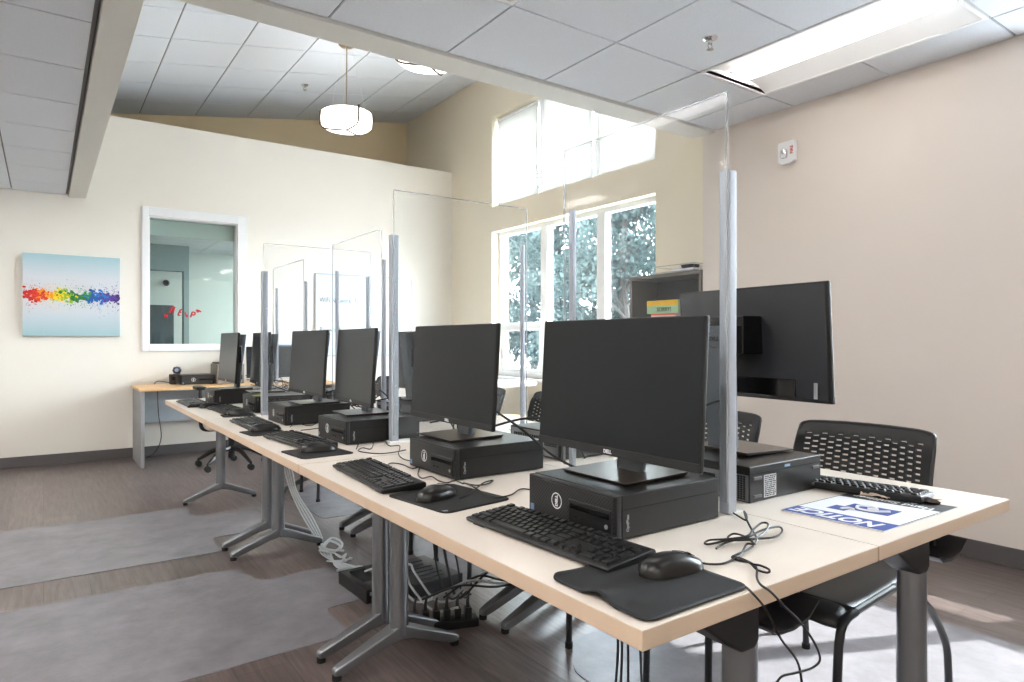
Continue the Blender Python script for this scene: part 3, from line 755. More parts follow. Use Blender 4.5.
# rear row computers turned round
dup(pcA, (1.62, 1.92, TT), PI, 'black desktop computer on the right row with ports facing the viewer, beneath the nearest screen', gc)
dup(pcA, (1.63, 3.19, TT), PI, 'black desktop computer on the right row behind the white divider post', gc)
dup(pcA, (1.63, 4.25, TT), PI, 'black desktop computer on the right row near its far end', gc)

# the near rear-row computer: rear face toward -X, underside toward the viewer
s = thing('desktop_computer', 'black desktop computer showing rubber feet and a pale label, beside the sign', 'computer', (1.635, 1.175, TT), 0, gc)
D, Wd, H = 0.165, 0.145, 0.093
MB().box(-D, D, -Wd, Wd, 0.0, H).build('case', M_chassis, s, bevel=0.003)
MB().box(-D+0.004, D-0.004, -Wd-0.0008, -Wd+0.002, 0.0725, 0.0745).build('case_seam', M_slotdark, s)
for a in (-D+0.03, D-0.03):
    for z in (0.016, 0.062): MB().box(a-0.017, a+0.017, -Wd-0.0045, -Wd, z-0.004, z+0.004).build('rubber_foot', M_base, s, bevel=0.0015)
lb_ = MB().box(-0.105, -0.052, -Wd-0.0012, -Wd, 0.008, 0.066).build('paper_label', M_label, s)
rl = random.Random(5); p = MB()
for j in range(11):
    x = -0.102
    while x < -0.058:
        w = rl.uniform(0.002, 0.009); p.box(x, min(x+w, -0.055), -Wd-0.0015, -Wd-0.0012, 0.0105+j*0.005, 0.0135+j*0.005); x += w+rl.uniform(0.001, 0.003)
p.build('print_line', M_greyink if False else MATS['black_print'], lb_)
MB().box(-0.012, 0.012, -Wd-0.0012, -Wd, 0.078, 0.084).build('status_sticker', mat('sticker_pale', (150, 185, 215), 0.4), s)
rp = MB().box(-D-0.002, -D, -Wd+0.004, Wd-0.004, 0.004, H-0.022).build('rear_panel', M_leg, s)
p = MB()
for i in range(9):
    for j in range(11): p.box(-D-0.003, -D-0.002, -Wd+0.012+i*0.0085, -Wd+0.018+i*0.0085, 0.008+j*0.0056, 0.012+j*0.0056)
for i in range(5): p.box(-D-0.003, -D-0.002, -0.04+i*0.022, -0.026+i*0.022, 0.012, 0.022)
p.box(-D-0.003, -D-0.002, -0.04, 0.0, 0.032, 0.06); p.box(-D-0.003, -D-0.002, 0.02, 0.05, 0.035, 0.06); p.box(-D-0.003, -D-0.002, 0.07, 0.13, 0.03, 0.065)
p.build('port', M_slotdark, rp)

# ------------------------------------------------------------------ monitors
def make_monitor(label, lift=0.0, front_text=True, extra=None, nw_=0.036, nx=0.018):
    # local: screen faces -X, base centre at origin (bottom of base at z=0)
    s = thing('monitor', label, 'monitor', (0, 0, 0))
    hw = 0.27; z0 = 0.046+lift; z1 = 0.373+lift; tilt = 0.02
    # panel, slightly tilted back
    def px(z): return -0.048+tilt*(z-z0)/(z1-z0)
    def slab_(b, xa, xb, y0, y1, za, zb, mi=0):
        vv = [(px(za)+xa, y0, za), (px(za)+xb, y0, za), (px(za)+xb, y1, za), (px(za)+xa, y1, za), (px(zb)+xa, y0, zb), (px(zb)+xb, y0, zb), (px(zb)+xb, y1, zb), (px(zb)+xa, y1, zb)]
        return b.add(vv, [(0, 3, 2, 1), (4, 5, 6, 7), (0, 1, 5, 4), (1, 2, 6, 5), (2, 3, 7, 6), (3, 0, 4, 7)], mi)
    slab_(MB(), 0.0, 0.013, -hw, hw, z0, z1).build('panel_housing', M_black, s, bevel=0.003)
    slab_(MB(), -0.0012, 0.001, -hw+0.003, hw-0.003, z0+0.021, z1-0.003).build('screen', M_screen, s)
    slab_(MB(), -0.002, 0.001, -hw+0.001, hw-0.001, z0+0.001, z0+0.0195).build('chin_bezel', M_blacksoft, s, bevel=0.001)
    if front_text:
        text('logo_lettering', 'DELL', 0.012, M_whiteink, s, (px(z0)-0.0026, 0, z0+0.010), (0, -1, 0), (0, 0, 1), bold=0.0005)
    # back bulge
    b = MB()
    zc0, zc1 = z0+0.0, z1-0.05
    n0 = [(px(zc0)+0.013, -hw+0.01, zc0+0.003), (px(zc0)+0.013, hw-0.01, zc0+0.003), (px(z1)+0.013, hw-0.01, z1-0.006), (px(z1)+0.013, -hw+0.01, z1-0.006)]
    n1 = [(px(zc0)+0.026, -0.19, zc0+0.012), (px(zc0)+0.026, 0.19, zc0+0.012), (px(z1)+0.022, 0.19, z1-0.05), (px(z1)+0.022, -0.19, z1-0.05)]
    b.add(n0+n1, [(4, 5, 6, 7), (0, 1, 5, 4), (1, 2, 6, 5), (2, 3, 7, 6), (3, 0, 4, 7)])
    b.build('back_cover', M_backp, s, bevel=0.004)
    zb = z0+0.075
    # lower connector ledge
    MB().box(px(zc0)+0.024, px(zc0)+0.034, -0.17, 0.17, z0+0.012, z0+0.062).build('connector_ledge', M_blackgloss, s, bevel=0.003)
    MB().box(px(zb)+0.022, 0.036 if nx < 0.03 else 0.070, -0.065, 0.065, z0+0.13, z0+0.24).build('mount_plate', M_blackgloss, s, bevel=0.004)
    # neck: broad blade leaning slightly, base plate
    nb = MB(); w0, w1 = nw_, nw_; N = 8
    secs = []
    for k in range(N+1):
        t = k/N; z = 0.008+t*0.355; xc = nx+(0.053-0.018)*t*(1 if nx < 0.03 else 0.5); w = w0*(1-t)+w1*t; th = 0.012+0.006*t
        secs.append([(xc-th, -w-0.01, z), (xc-th*0.6, -w-0.014, z), (xc+th*0.6, -w-0.014, z), (xc+th, -w-0.01, z), (xc+th, w-0.01, z), (xc+th*0.6, w-0.006, z), (xc-th*0.6, w-0.006, z), (xc-th, w-0.01, z)])
    vv = [p for sec in secs for p in sec]; ff = [(k*8+i, k*8+(i+1) % 8, (k+1)*8+(i+1) % 8, (k+1)*8+i) for k in range(N) for i in range(8)]
    ff += [tuple(range(8)), tuple(N*8+i for i in range(8))]
    nk = nb.add(vv, ff).build('stand_neck', mat('neck_plastic', (78, 84, 90), 0.4) if 'neck_plastic' not in MATS else MATS['neck_plastic'], s, smooth=True)
    lg = MB().disc((0.0725+(0.0 if nx < 0.03 else 0.0295), -0.01, 0.325), (1, 0, 0.1), 0.026, 28, 0.024).build('logo_ring', M_blackgloss, nk)
    text('logo_lettering', 'DELL', 0.016, M_blackgloss, lg, (0.073+(0.0 if nx < 0.03 else 0.0295), -0.01, 0.325), (0, 1, 0), (-0.1, 0, 1), bold=0.0008)
    bs = MB(); x0, x1, y0, y1 = -0.105, 0.10, -0.118, 0.105
    vv = [(x0+0.006, y0+0.006, 0), (x1-0.006, y0+0.006, 0), (x1-0.006, y1-0.006, 0), (x0+0.006, y1-0.006, 0), (x0, y0, 0.006), (x1, y0, 0.010), (x1, y1, 0.010), (x0, y1, 0.006)]
    bs.add(vv, [(0, 3, 2, 1), (4, 5, 6, 7), (0, 1, 5, 4), (1, 2, 6, 5), (2, 3, 7, 6), (3, 0, 4, 7)])
    bs.build('stand_base', M_standtop, s, bevel=0.002)
    if extra: extra(s, px, z0, z1, hw)
    return s
gm = 'black monitors along the tables'
PT = TT+0.096
mA = make_monitor('largest, nearest black monitor with a dark blank screen'); mA.location = (1.145, 1.156, PT); mA['group'] = gm
for (x, y), a, lb in [((1.145, 1.925), 0, 'second nearest black monitor of the left row, in front of the tall window'),
                      ((1.155, 2.79), -5, 'black monitor third from the viewer, left of the second white post'),
                      ((1.145, 3.40), 0, 'black monitor fourth from the viewer in the left row'),
                      ((1.145, 4.32), -4.5, 'black monitor partly behind the far white post'),
                      ((1.045, 4.72), -1, 'black monitor at the far end of the left row')]:
    dup(mA, (x, y, PT), R(a), lb, gm)
def backtext(s, px, z0, z1, hw):
    text('property_lettering', 'NEV', 0.022, MATS['black_print'] if False else mat('faded_print', (84, 88, 94), 0.6), s, (px(z1)+0.0185, -0.235+0.0, z1-0.03), (0, 1, 0), (0, 0, 1))
    MB().box(px(z0)+0.0262, px(z0)+0.0275, 0.225, 0.236, z0+0.012, z0+0.055).build('side_usb_ports', M_greyink, s)
mR = make_monitor('raised black monitor seen from behind, in front of the right wall', 0.105, True, backtext, 0.046, 0.066)
mR.location = (1.688, 1.212, PT); mR.rotation_euler = (0, 0, PI-R(5)); mR['group'] = gm
dup(mA, (1.66, 3.27, PT), PI, 'black monitor seen from behind through the clear divider on the right row', gm)
# small items on tower tops
tag(MB().box(-0.04, 0.04, -0.03, 0.03, 0, 0.0015).build('sticky_note', M_lime, loc=(1.04, 4.03, PT), bevel=0.0004), 'lime green paper slip lying on a black computer at the far post', 'paper slip')

# ------------------------------------------------------------------ keyboards
def key_rows():
    U = 0.019; out = []
    def row(x, items):
        u = 0
        for it in items:
            if it < 0: u += -it; continue
            out.append((x, u+it/2, it, 1)); u += it
    xs = [0.058, 0.033, 0.014, -0.005, -0.024, -0.043]
    row(xs[0], [1, -1, 1, 1, 1, 1, -0.5, 1, 1, 1, 1, -0.5, 1, 1, 1, 1, -0.25, 1, 1, 1])
    row(xs[1], [1]*13+[2, -0.25, 1, 1, 1, -0.25, 1, 1, 1, 1])
    row(xs[2], [1.5]+[1]*12+[1.5, -0.25, 1, 1, 1, -0.25, 1, 1, 1])
    row(xs[3], [1.75]+[1]*11+[2.25, -3.5, 1, 1, 1])
    row(xs[4], [2.25]+[1]*10+[2.75, -1.25, 1, -1.25, 1, 1, 1])
    row(xs[5], [1.25]*3+[6.25]+[1.25]*4+[-0.25, 1, 1, 1, -0.25, 2, 1])
    out.append(((xs[2]+xs[3])/2, 22, 1, 2)); out.append(((xs[4]+xs[5])/2, 22, 1, 2))
    return out
def kb_body(s):
    hw, x0, x1 = 0.222, -0.062, 0.072
    b = MB().prism([(x0+0.004, 0.003), (x1, 0.003), (x1, 0.020), (x1-0.006, 0.023), (x0+0.004, 0.013), (x0, 0.010)], -hw, hw, 'y')
    b.build('body', M_black, s, bevel=0.0025)
    b = MB()
    for y in (-0.18, 0.18): b.box(0.05, 0.065, y-0.02, y+0.02, 0, 0.004); b.box(-0.055, -0.045, y-0.02, y+0.02, 0, 0.004)
    b.build('rubber_foot', M_rubber, s)
KM = {}
def keymesh(w, t):
    if (w, t) in KM: return KM[(w, t)]
    hy, hx_ = 0.0095*w-0.0012, 0.0095*t-0.0012
    tp = 0.0022
    vv = [(-hx_, -hy, 0), (hx_, -hy, 0), (hx_, hy, 0), (-hx_, hy, 0), (-hx_+tp*0.6, -hy+tp, 0.0065), (hx_-tp*0.8, -hy+tp, 0.0070), (hx_-tp*0.8, hy-tp, 0.0070), (-hx_+tp*0.6, hy-tp, 0.0065)]
    me = bpy.data.meshes.new('key'); me.from_pydata(vv, [], [(0, 3, 2, 1), (4, 5, 6, 7), (0, 1, 5, 4), (1, 2, 6, 5), (2, 3, 7, 6), (3, 0, 4, 7)]); me.materials.append(M_keys)
    bm = bmesh.new(); bm.from_mesh(me); bmesh.ops.bevel(bm, geom=[e for e in bm.edges if all(v.co.z > 0.003 for v in e.verts)], offset=0.0007, segments=1, affect='EDGES'); bm.to_mesh(me); bm.free()
    KM[(w, t)] = me; return me
def keyz(x): return 0.0122+(x+0.058)*(0.0088/0.13)
def make_kb(label, loc, rz, individual, group='keyboards on the tables'):
    s = thing('keyboard', label, 'keyboard', loc, rz, group)
    kb_body(s)
    if individual:
        for (x, u, w, t) in key_rows():
            o = bpy.data.objects.new('key', keymesh(w, t)); C.objects.link(o); o.parent = s
            o.location = (x, 0.214-u*0.019, keyz(x)); o.rotation_euler = (0, R(-3.9), 0)
    else:
        b = MB()
        for (x, u, w, t) in key_rows():
            me = keymesh(w, t); o = [(v.co.x+x, v.co.y+0.214-u*0.019, v.co.z+keyz(x)) for v in me.vertices]
            b.add(o, [tuple(p.vertices) for p in me.polygons])
        b.build('keys', M_keys, s)
    return s
make_kb('largest black keyboard in front of the nearest monitor', (0.862, 1.083, TT), R(3), True)
make_kb('black keyboard in front of the second nearest monitor', (0.815, 1.875, TT), R(-3.5), True)
make_kb('black keyboard third from the viewer, beside the table joint', (0.845, 2.71, TT), R(5), True)
make_kb('black keyboard fourth from the viewer on the left row', (0.833, 3.38, TT), R(-1), False)
make_kb('black keyboard fifth from the viewer, by the far white post', (0.877, 4.15, TT), R(2), False)
make_kb('black keyboard at the far left table corner', (0.79, 4.73, TT), R(0), False)
make_kb('black keyboard lying behind the blue and white sign', (1.838, 1.0, TT), PI+R(10), True)

# ------------------------------------------------------------------ mice and pads
def make_mouse(label, loc, rz):
    s = thing('computer_mouse', label, 'computer mouse', loc, rz, 'mice on the tables')
    # body lofted along X: front (+X) to rear (-X)
    N = 14; K = 16; vv = []; ff = []
    for i in range(N+1):
        t = i/N; x = -0.069+0.137*t
        w = 0.031*math.sqrt(max(0.02, 1-abs(2*t-0.95)**3.2)) ; h = 0.036*(math.sin(PI*min(1, 0.12+0.80*t))**0.75)*(1.05-0.25*t)
        if i in (0, N): w *= 0.55; h *= 0.55
        for k in range(K):
            a = 2*PI*k/K; cy = math.cos(a); sy = math.sin(a)
            z = h*max(0, sy)**0.85 if sy > 0 else 0
            yy = w*(abs(cy)**0.75)*(1 if cy > 0 else -1)
            vv.append((x, yy*(1-0.12*max(0, -sy)), 0.002+z))
    for i in range(N):
        for k in range(K): ff.append((i*K+k, i*K+(k+1) % K, (i+1)*K+(k+1) % K, (i+1)*K+k))
    ff += [tuple(range(K)), tuple(N*K+k for k in range(K))]
    MB().add(vv, ff).build('shell', mat('mouse_plastic', (22, 20, 19), 0.3) if 'mouse_plastic' not in MATS else MATS['mouse_plastic'], s, smooth=True)
    MB().tube([(0.0, 0, 0.0375), (0.02, 0, 0.0335), (0.04, 0, 0.0262), (0.052, 0, 0.0205)], 0.0008, 4).build('button_split', M_slotdark, s)
    MB().tube([(0.036, -0.004, 0.0235), (0.036, 0.004, 0.0235)], 0.006, 14, smooth=False).build('scroll_wheel', M_rubber, s, smooth=True)
    return s
mo = make_mouse('large black mouse on the wavy mouse pad at the near corner', (0.915, 0.80, TT+0.004), R(-8))
for (x, y, a, lb, z) in [(0.845, 1.535, 20, 'black mouse on the flat pad in front of the second computer', TT+0.0035), (0.845, 2.445, -8, 'black mouse on the pad at the second white post', TT+0.0035),
                         (0.835, 3.14, 0, 'black mouse fourth from the viewer on the left row', TT+0.0035), (0.90, 3.90, -10, 'black mouse fifth from the viewer', TT+0.0035), (0.85, 4.44, 10, 'black mouse beside the far-corner keyboard', TT)]:
    dup(mo, (x, y, z), R(a), lb)
def pad(label, x0, x1, y0, y1, rz=0, wavy=False):
    s = thing('mouse_pad', label, 'mouse pad', ((x0+x1)/2, (y0+y1)/2, TT), R(rz), 'black mouse pads')
    hx_, hy_ = (x1-x0)/2, (y1-y0)/2; N = 24; r = 0.022
    def zz(u, v):
        if not wavy: return 0.003
        # lifted wrinkles along the free left edge
        e = max(0, (-u/hx_-0.35)/0.65); return 0.003+0.012*e**1.6*max(0, math.sin(v/hy_*5.0+1.9))**1.5
    vv = []; ff = []
    for i in range(N+1):
        for j in range(N+1):
            u = -hx_+2*hx_*i/N; v = -hy_+2*hy_*j/N
            # round corners
            cu = max(0, abs(u)-(hx_-r)); cv_ = max(0, abs(v)-(hy_-r)); L = math.hypot(cu, cv_)
            if L > r: u = math.copysign(hx_-r+cu*r/L, u); v = math.copysign(hy_-r+cv_*r/L, v)
            vv.append((u, v, zz(u, v)))
    for i in range(N):
        for j in range(N): ff.append((i*(N+1)+j, (i+1)*(N+1)+j, (i+1)*(N+1)+j+1, i*(N+1)+j+1))
    o = MB().add(vv, ff).build('cloth', M_blacksoft if False else mat('pad_cloth', (18, 18, 19), 0.7, bump=0.3, bscale=1500) if 'pad_cloth' not in MATS else MATS['pad_cloth'], s, smooth=True)
    sd = o.modifiers.new('solid', 'SOLIDIFY'); sd.thickness = 0.0025; sd.offset = -1
    return s
p1 = pad('black cloth mouse pad with a wavy curled edge at the near corner', 0.719, 0.968, 0.676, 0.908, 0, True)
text('logo_lettering', 'hp', 0.016, M_greyink, p1, (0.095, -0.098, 0.0033), (0, -1, 0), (1, 0, 0), bold=0.0006)
p2 = pad('flat black mouse pad between the two nearest keyboards', 0.765, 0.985, 1.40, 1.66, 8)
text('logo_lettering', 'hp', 0.014, M_greyink, p2, (-0.095, -0.11, 0.0033), (1, 0, 0), (0, 1, 0), bold=0.0006)
pad('black mouse pad beside the second white post', 0.73, 0.93, 2.32, 2.54, 5)
pad('black mouse pad under the fourth mouse from the viewer', 0.73, 0.90, 3.0, 3.19, 5)
pad('black mouse pad under the fifth mouse from the viewer', 0.80, 0.97, 3.82, 3.97, -5)

# ================================================================== CLEAR DIVIDERS
def post(s, x, y, h, w=0.038, dpt=0.03, z0=0):
    b = MB(); t = 0.003
    b.box(x-w/2, x+w/2, y-dpt/2, y+dpt/2, z0, h)
    return b.build('post', M_alu, s, bevel=0.003)
def base_plate(s, x, y, sx=0.07, sy=0.07):
    return MB().box(x-sx, x+sx, y-sy, y+sy, 0, 0.005).build('base_plate', M_white, s, bevel=0.0015)
def panel(s, x0, x1, y0, y1, z0, z1):
    o = MB().box(x0, x1, y0, y1, z0, z1).build('acrylic_panel', M_acryl, s)
    e = MB(); t = 0.0032
    if abs(x1-x0) < abs(y1-y0):
        xm = (x0+x1)/2
        e.box(xm-t, xm+t, y0-0.001, y0+0.002, z0, z1); e.box(xm-t, xm+t, y1-0.002, y1+0.001, z0, z1); e.box(xm-t, xm+t, y0, y1, z1-0.001, z1+0.002)
    else:
        ym = (y0+y1)/2
        e.box(x0-0.001, x0+0.002, ym-t, ym+t, z0, z1); e.box(x1-0.002, x1+0.001, ym-t, ym+t, z0, z1); e.box(x0, x1, ym-t, ym+t, z1-0.001, z1+0.002)
    e.build('panel_edge', M_acryledge, o)
    return o
gd = 'clear acrylic dividers on the tables'
def long_div(label, x, y0, y1, top, ptop, bx=0.05):
    s = thing('acrylic_divider', label, 'divider', (x, (y0+y1)/2, TT), 0, gd); L = (y1-y0)/2
    nw0 = 0.031 if y0 < 2 else 0.018; post(s, -0.004, -L, ptop-TT, nw0, nw0*0.9); post(s, 0.0, L, ptop-TT, 0.017, 0.019)
    base_plate(s, 0.01, -L+0.005, 0.022, 0.02); base_plate(s, 0.02, L, 0.03, 0.045)
    panel(s, -0.026, -0.020, -L-0.012, L+0.012, 0.03, top-TT)
    return s
def cross_div(label, y, x0, x1, top, p0, p1):
    s = thing('acrylic_divider', label, 'divider', ((x0+x1)/2, y, TT), 0, gd); L = (x1-x0)/2
    post(s, -L, 0, p0-TT, 0.034, 0.026); post(s, L, 0, p1-TT, 0.018, 0.019)
    MB().box(-L-0.03, -L+0.10, -0.03, 0.03, 0, 0.006).build('base_plate', M_white, s, bevel=0.0015)
    MB().box(L-0.06, L+0.06, -0.03, 0.03, 0, 0.006).build('base_plate', M_white, s, bevel=0.0015)
    panel(s, -L-0.01, L+0.01, -0.024, -0.018, 0.03, top-TT)
    return s
long_div('tall clear acrylic divider with silver posts right behind the nearest monitor', 1.352, 1.005, 1.585, 1.742, 1.56)
long_div('clear acrylic divider between the rows, left of the second white post', 1.352, 2.98, 3.62, 1.69, 1.545)
long_div('clear acrylic divider between the rows, just right of the far white post', 1.352, 4.15, 4.80, 1.66, 1.525)
cross_div('wide clear acrylic divider running across both rows, held by the second white post', 2.505, 1.175, 1.83, 1.765, 1.585, 1.60)
cross_div('clear acrylic divider running across both rows, held by the far white post', 3.775, 0.995, 1.60, 1.685, 1.535, 1.535)

# ================================================================== SIGN ON THE TABLE
s = thing('notice_sign', 'blue, white and black notice sign lying flat at the table end', 'sign', (0, 0, TT))
c0, c1, c2_, c3 = Vector((1.473, 0.944, 0)), Vector((1.812, 0.940, 0)), Vector((1.852, 0.704, 0)), Vector((1.488, 0.708, 0))
def sp(u, v, z=0.002):   # u along reading direction (from -Y end to +Y), v from bottom (+X) to top (-X)
    a = c2_.lerp(c1, u); b_ = c3.lerp(c0, u); p = a.lerp(b_, v); return (p.x, p.y, z)
def quad(b, u0, u1, v0, v1, z, mi=0): b.add([sp(u0, v0, z), sp(u1, v0, z), sp(u1, v1, z), sp(u0, v1, z)], [(0, 1, 2, 3)], mi)
b = MB(); vs0 = [sp(0, 0, 0.0002), sp(1, 0, 0.0002), sp(1, 1, 0.0002), sp(0, 1, 0.0002), sp(0, 0, 0.003), sp(1, 0, 0.003), sp(1, 1, 0.003), sp(0, 1, 0.003)]
b.add(vs0, [(0, 3, 2, 1), (4, 5, 6, 7), (0, 1, 5, 4), (1, 2, 6, 5), (2, 3, 7, 6), (3, 0, 4, 7)])
b.build('board', M_signw, s, bevel=0.001)
b = MB(); quad(b, 0.0, 1.0, 0.80, 1.0, 0.0034); b.build('blue_band', M_blue, s)
b = MB(); quad(b, 0.0, 1.0, 0.0, 0.24, 0.0034); quad(b, 0.0, 0.012, 0.24, 0.80, 0.0034); quad(b, 0.988, 1.0, 0.24, 0.80, 0.0034); b.build('black_band', M_blackink, s)
rd = (Vector(c1)-Vector(c2_)).normalized(); rd = Vector((-0.03, 1, 0)).normalized(); upd = Vector((-1, -0.03, 0))
def st(name, t_, size, u, v, m, **k): p = sp(u, v, 0.0037); return text(name, t_, size, m, s, p, rd, upd, **k)
st('headline', 'NOTICE', 0.064, 0.5, 0.895, M_whiteink, bold=0.0022, sx=0.84, shear=0.3, ext=0.0001)
st('caption', 'Hand Sanitizer', 0.036, 0.5, 0.175, M_whiteink, bold=0.001, sx=0.9, ext=0.0001)
st('caption', 'Station', 0.036, 0.5, 0.065, M_whiteink, bold=0.001, sx=0.9, ext=0.0001)
b = MB(); quad(b, 0.24, 0.70, 0.42, 0.62, 0.0034); quad(b, 0.60, 0.78, 0.56, 0.70, 0.00345); b.build('pictogram_field', M_blue, s)
b = MB()
hand = [(0.30, 0.50), (0.40, 0.57), (0.52, 0.58), (0.60, 0.53), (0.60, 0.47), (0.50, 0.45), (0.42, 0.50), (0.50, 0.52)]
b.tube([Vector(sp(u, v, 0.0040)) for u, v in hand], 0.0035, 6); b.tube([Vector(sp(u, v, 0.0040)) for u, v in [(0.66, 0.66), (0.62, 0.60), (0.56, 0.62)]], 0.0035, 6)
b.build('pictogram', M_whiteink, s)
# crumpled brown paper strip beside the keyboard
def crumple(label, cx, cy, L, W_, rz, m, seed, h=0.012):
    r = random.Random(seed); vv = []; n, k = 10, 5
    for i in range(n+1):
        for j in range(k+1):
            vv.append((-L/2+L*i/n+r.uniform(-1, 1)*L/n*0.35, -W_/2+W_*j/k+r.uniform(-1, 1)*W_/k*0.35, 0.001+r.random()*h))
    o = MB().add(vv, [(i*(k+1)+j, (i+1)*(k+1)+j, (i+1)*(k+1)+j+1, i*(k+1)+j+1) for i in range(n) for j in range(k)]).build('crumpled_paper', m, loc=(cx, cy, TT+0.003))
    o.rotation_euler = (0, 0, rz); sd = o.modifiers.new('solid', 'SOLIDIFY'); sd.thickness = 0.0008
    return tag(o, label, 'paper scrap')
crumple('crumpled dark and white label scrap between the keyboard and the sign', 1.835, 0.79, 0.032, 0.09, R(8), mat('scrap_dark', (70, 58, 52), 0.6, noise=0.5, nscale=60), 4)
crumple('crumpled pale tan paper scrap beside the keyboard', 1.79, 0.875, 0.024, 0.07, R(5), mat('scrap_pale', (205, 185, 165), 0.7, noise=0.15, nscale=60), 9)

# ================================================================== CHAIRS
def make_chair(label):
    # local: faces -X, origin on floor under seat centre
    s = thing('stacking_chair', label, 'chair', (0, 0, 0), 0, 'black stacking chairs along the right row')
    # seat shell
    N, K = 14, 12; vv = []
    for i in range(N+1):
        for j in range(K+1):
            u = i/N; v = j/K*2-1
            x = -0.335+0.58*u; wv = 0.195+0.018*u
            z = 0.455-0.022*(1-v*v)*math.sin(PI*min(1, u*1.1))*1.0 - 0.028*max(0, (0.16-u)/0.16)**1.6 - 0.02*abs(v)**6 + 0.02*max(0, u-0.85)/0.15
            c_ = max(0, abs(v)-0.75)/0.25
            if u < 0.12: x += 0.035*c_**2*(1-u/0.12)
            vv.append((x, wv*v, z))
    o = MB().add(vv, [(i*(K+1)+j, (i+1)*(K+1)+j, (i+1)*(K+1)+j+1, i*(K+1)+j+1) for i in range(N) for j in range(K)]).build('seat', M_shell, s, smooth=True)
    sd = o.modifiers.new('solid', 'SOLIDIFY'); sd.thickness = 0.012
    # perforated back: columns of slots, every other column shifted half a step
    cols_, rows2 = 17, 26
    W_ = 0.225; zb0, zb1 = 0.575, 0.862
    us = []; cell_u = 2.0/cols_
    grid = {}; b = MB()
    def bp(u, t):   # u -1..1, t 0..1
        wtop = 1.0-0.045*t
        z = zb0+(zb1-zb0)*t-0.012*max(0, abs(u)-0.9)/0.1*(1 if t > 0.9 else 0)-0.005*(u*u)*t
        x = 0.245+0.075*t-0.03*u*u+0.02*max(0, t-0.82)/0.18
        return (x, W_*wtop*u, z)
    def face(u0, u1, t0, t1):
        b.add([bp(u0, t0), bp(u1, t0), bp(u1, t1), bp(u0, t1)], [(0, 1, 2, 3)])
    tb, tt = 0.04, 0.885
    for c in range(cols_):
        u0 = -1+cell_u*c; u1 = u0+cell_u; ua = u0+cell_u*0.13; ub = u1-cell_u*0.13
        face(u0, u1, 0, tb)
        for k in range(3): face(u0, u1, tt+(1-tt)*k/3, tt+(1-tt)*(k+1)/3)
        if c in (0, cols_-1):
            for r_ in range(rows2//2): face(u0, u1, tb+(tt-tb)*r_*2/rows2, tb+(tt-tb)*(r_+1)*2/rows2)
            continue
        for r_ in range(rows2):
            t0 = tb+(tt-tb)*r_/rows2; t1 = tb+(tt-tb)*(r_+1)/rows2
            if (r_+c) % 2 == 0 and r_ > 0:
                m0 = t0+(t1-t0)*0.22; m1 = t1-(t1-t0)*0.18
                face(u0, ua, t0, t1); face(ub, u1, t0, t1); face(ua, ub, t0, m0); face(ua, ub, m1, t1)
            else: face(u0, ua, t0, t1); face(ub, u1, t0, t1); face(ua, ub, t0, t1)
    o = b.build('backrest', M_shell, s)
    me = o.data; bm = bmesh.new(); bm.from_mesh(me); bmesh.ops.remove_doubles(bm, verts=bm.verts, dist=0.00002); bmesh.ops.recalc_face_normals(bm, faces=bm.faces); bm.to_mesh(me); bm.free()
    for p in me.polygons: p.use_smooth = True
    sd = o.modifiers.new('solid', 'SOLIDIFY'); sd.thickness = 0.010; sd.offset = 0
    o.modifiers.new('es', 'EDGE_SPLIT').split_angle = R(50)
    rim = MB().tube([bp(-1, 0.0), bp(-1, 0.5), bp(-1, 0.93), bp(-0.93, 1.0), bp(-0.5, 1), bp(0, 1), bp(0.5, 1), bp(0.93, 1.0), bp(1, 0.93), bp(1, 0.5), bp(1, 0)], 0.0075, 8)
    rim.build('back_rim', M_shell, s, smooth=True)
    for sg in (-1, 1):
        y = sg*0.20
        MB().tube([(-0.24, y, 0.437), (-0.31, y*0.96, 0.40), (-0.325, y*0.94, 0.2), (-0.33, y*0.93, 0.008)], 0.0115, 10).build('leg', M_tube, s, smooth=True)
        MB().tube([(0.02, y, 0.437), (0.10, y*1.05, 0.415), (0.23, y*1.12, 0.33), (0.345, y*1.16, 0.20), (0.375, y*1.16, 0.10), (0.378, y*1.16, 0.008)], 0.0115, 10).build('leg', M_tube, s, smooth=True)
        MB().tube([(0.15, y*0.9, 0.436), (0.235, y*0.92, 0.46), (0.262, y*0.92, 0.55), (0.268, y*0.92, 0.66)], 0.0105, 10).build('back_upright', M_tube, s, smooth=True)
        MB().tube([(-0.33, sg*0.20*0.93, 0), (-0.33, sg*0.20*0.93, 0.022)], 0.0145, 12, smooth=False).build('foot_cap', M_rubber, s, smooth=True)
        MB().tube([(0.378, y*1.16, 0), (0.378, y*1.16, 0.022)], 0.0145, 12, smooth=False).build('foot_cap', M_rubber, s, smooth=True)
    MB().tube([(-0.24, -0.2, 0.437), (-0.24, 0.2, 0.437)], 0.010, 8, smooth=False).tube([(0.1, -0.2, 0.432), (0.1, 0.2, 0.432)], 0.010, 8, smooth=False).tube([(-0.24, -0.2, 0.437), (0.15, -0.2, 0.436)], 0.010, 8, smooth=False).tube([(-0.24, 0.2, 0.437), (0.15, 0.2, 0.436)], 0.010, 8, smooth=False).build('seat_frame', M_tube, s, smooth=True)
    return s
ch = make_chair('black chair with a perforated back behind the sign, nearest the viewer'); ch.location = (1.97, 1.125, 0); ch.rotation_euler = (0, 0, R(5))
for x, y, a, lb in [(1.95, 1.74, 3, 'black perforated chair hidden behind the nearest monitor, second along the right row'),
                    (1.98, 2.83, -4, 'black perforated chair showing between the two nearest monitors'),
                    (1.93, 3.45, 5, 'black perforated chair behind the second white post, only its legs showing under the table'),
                    (1.93, 4.85, 0, 'black perforated chair at the far end of the right row, only its legs showing')]:
    dup(ch, (x, y, 0), R(a), lb)

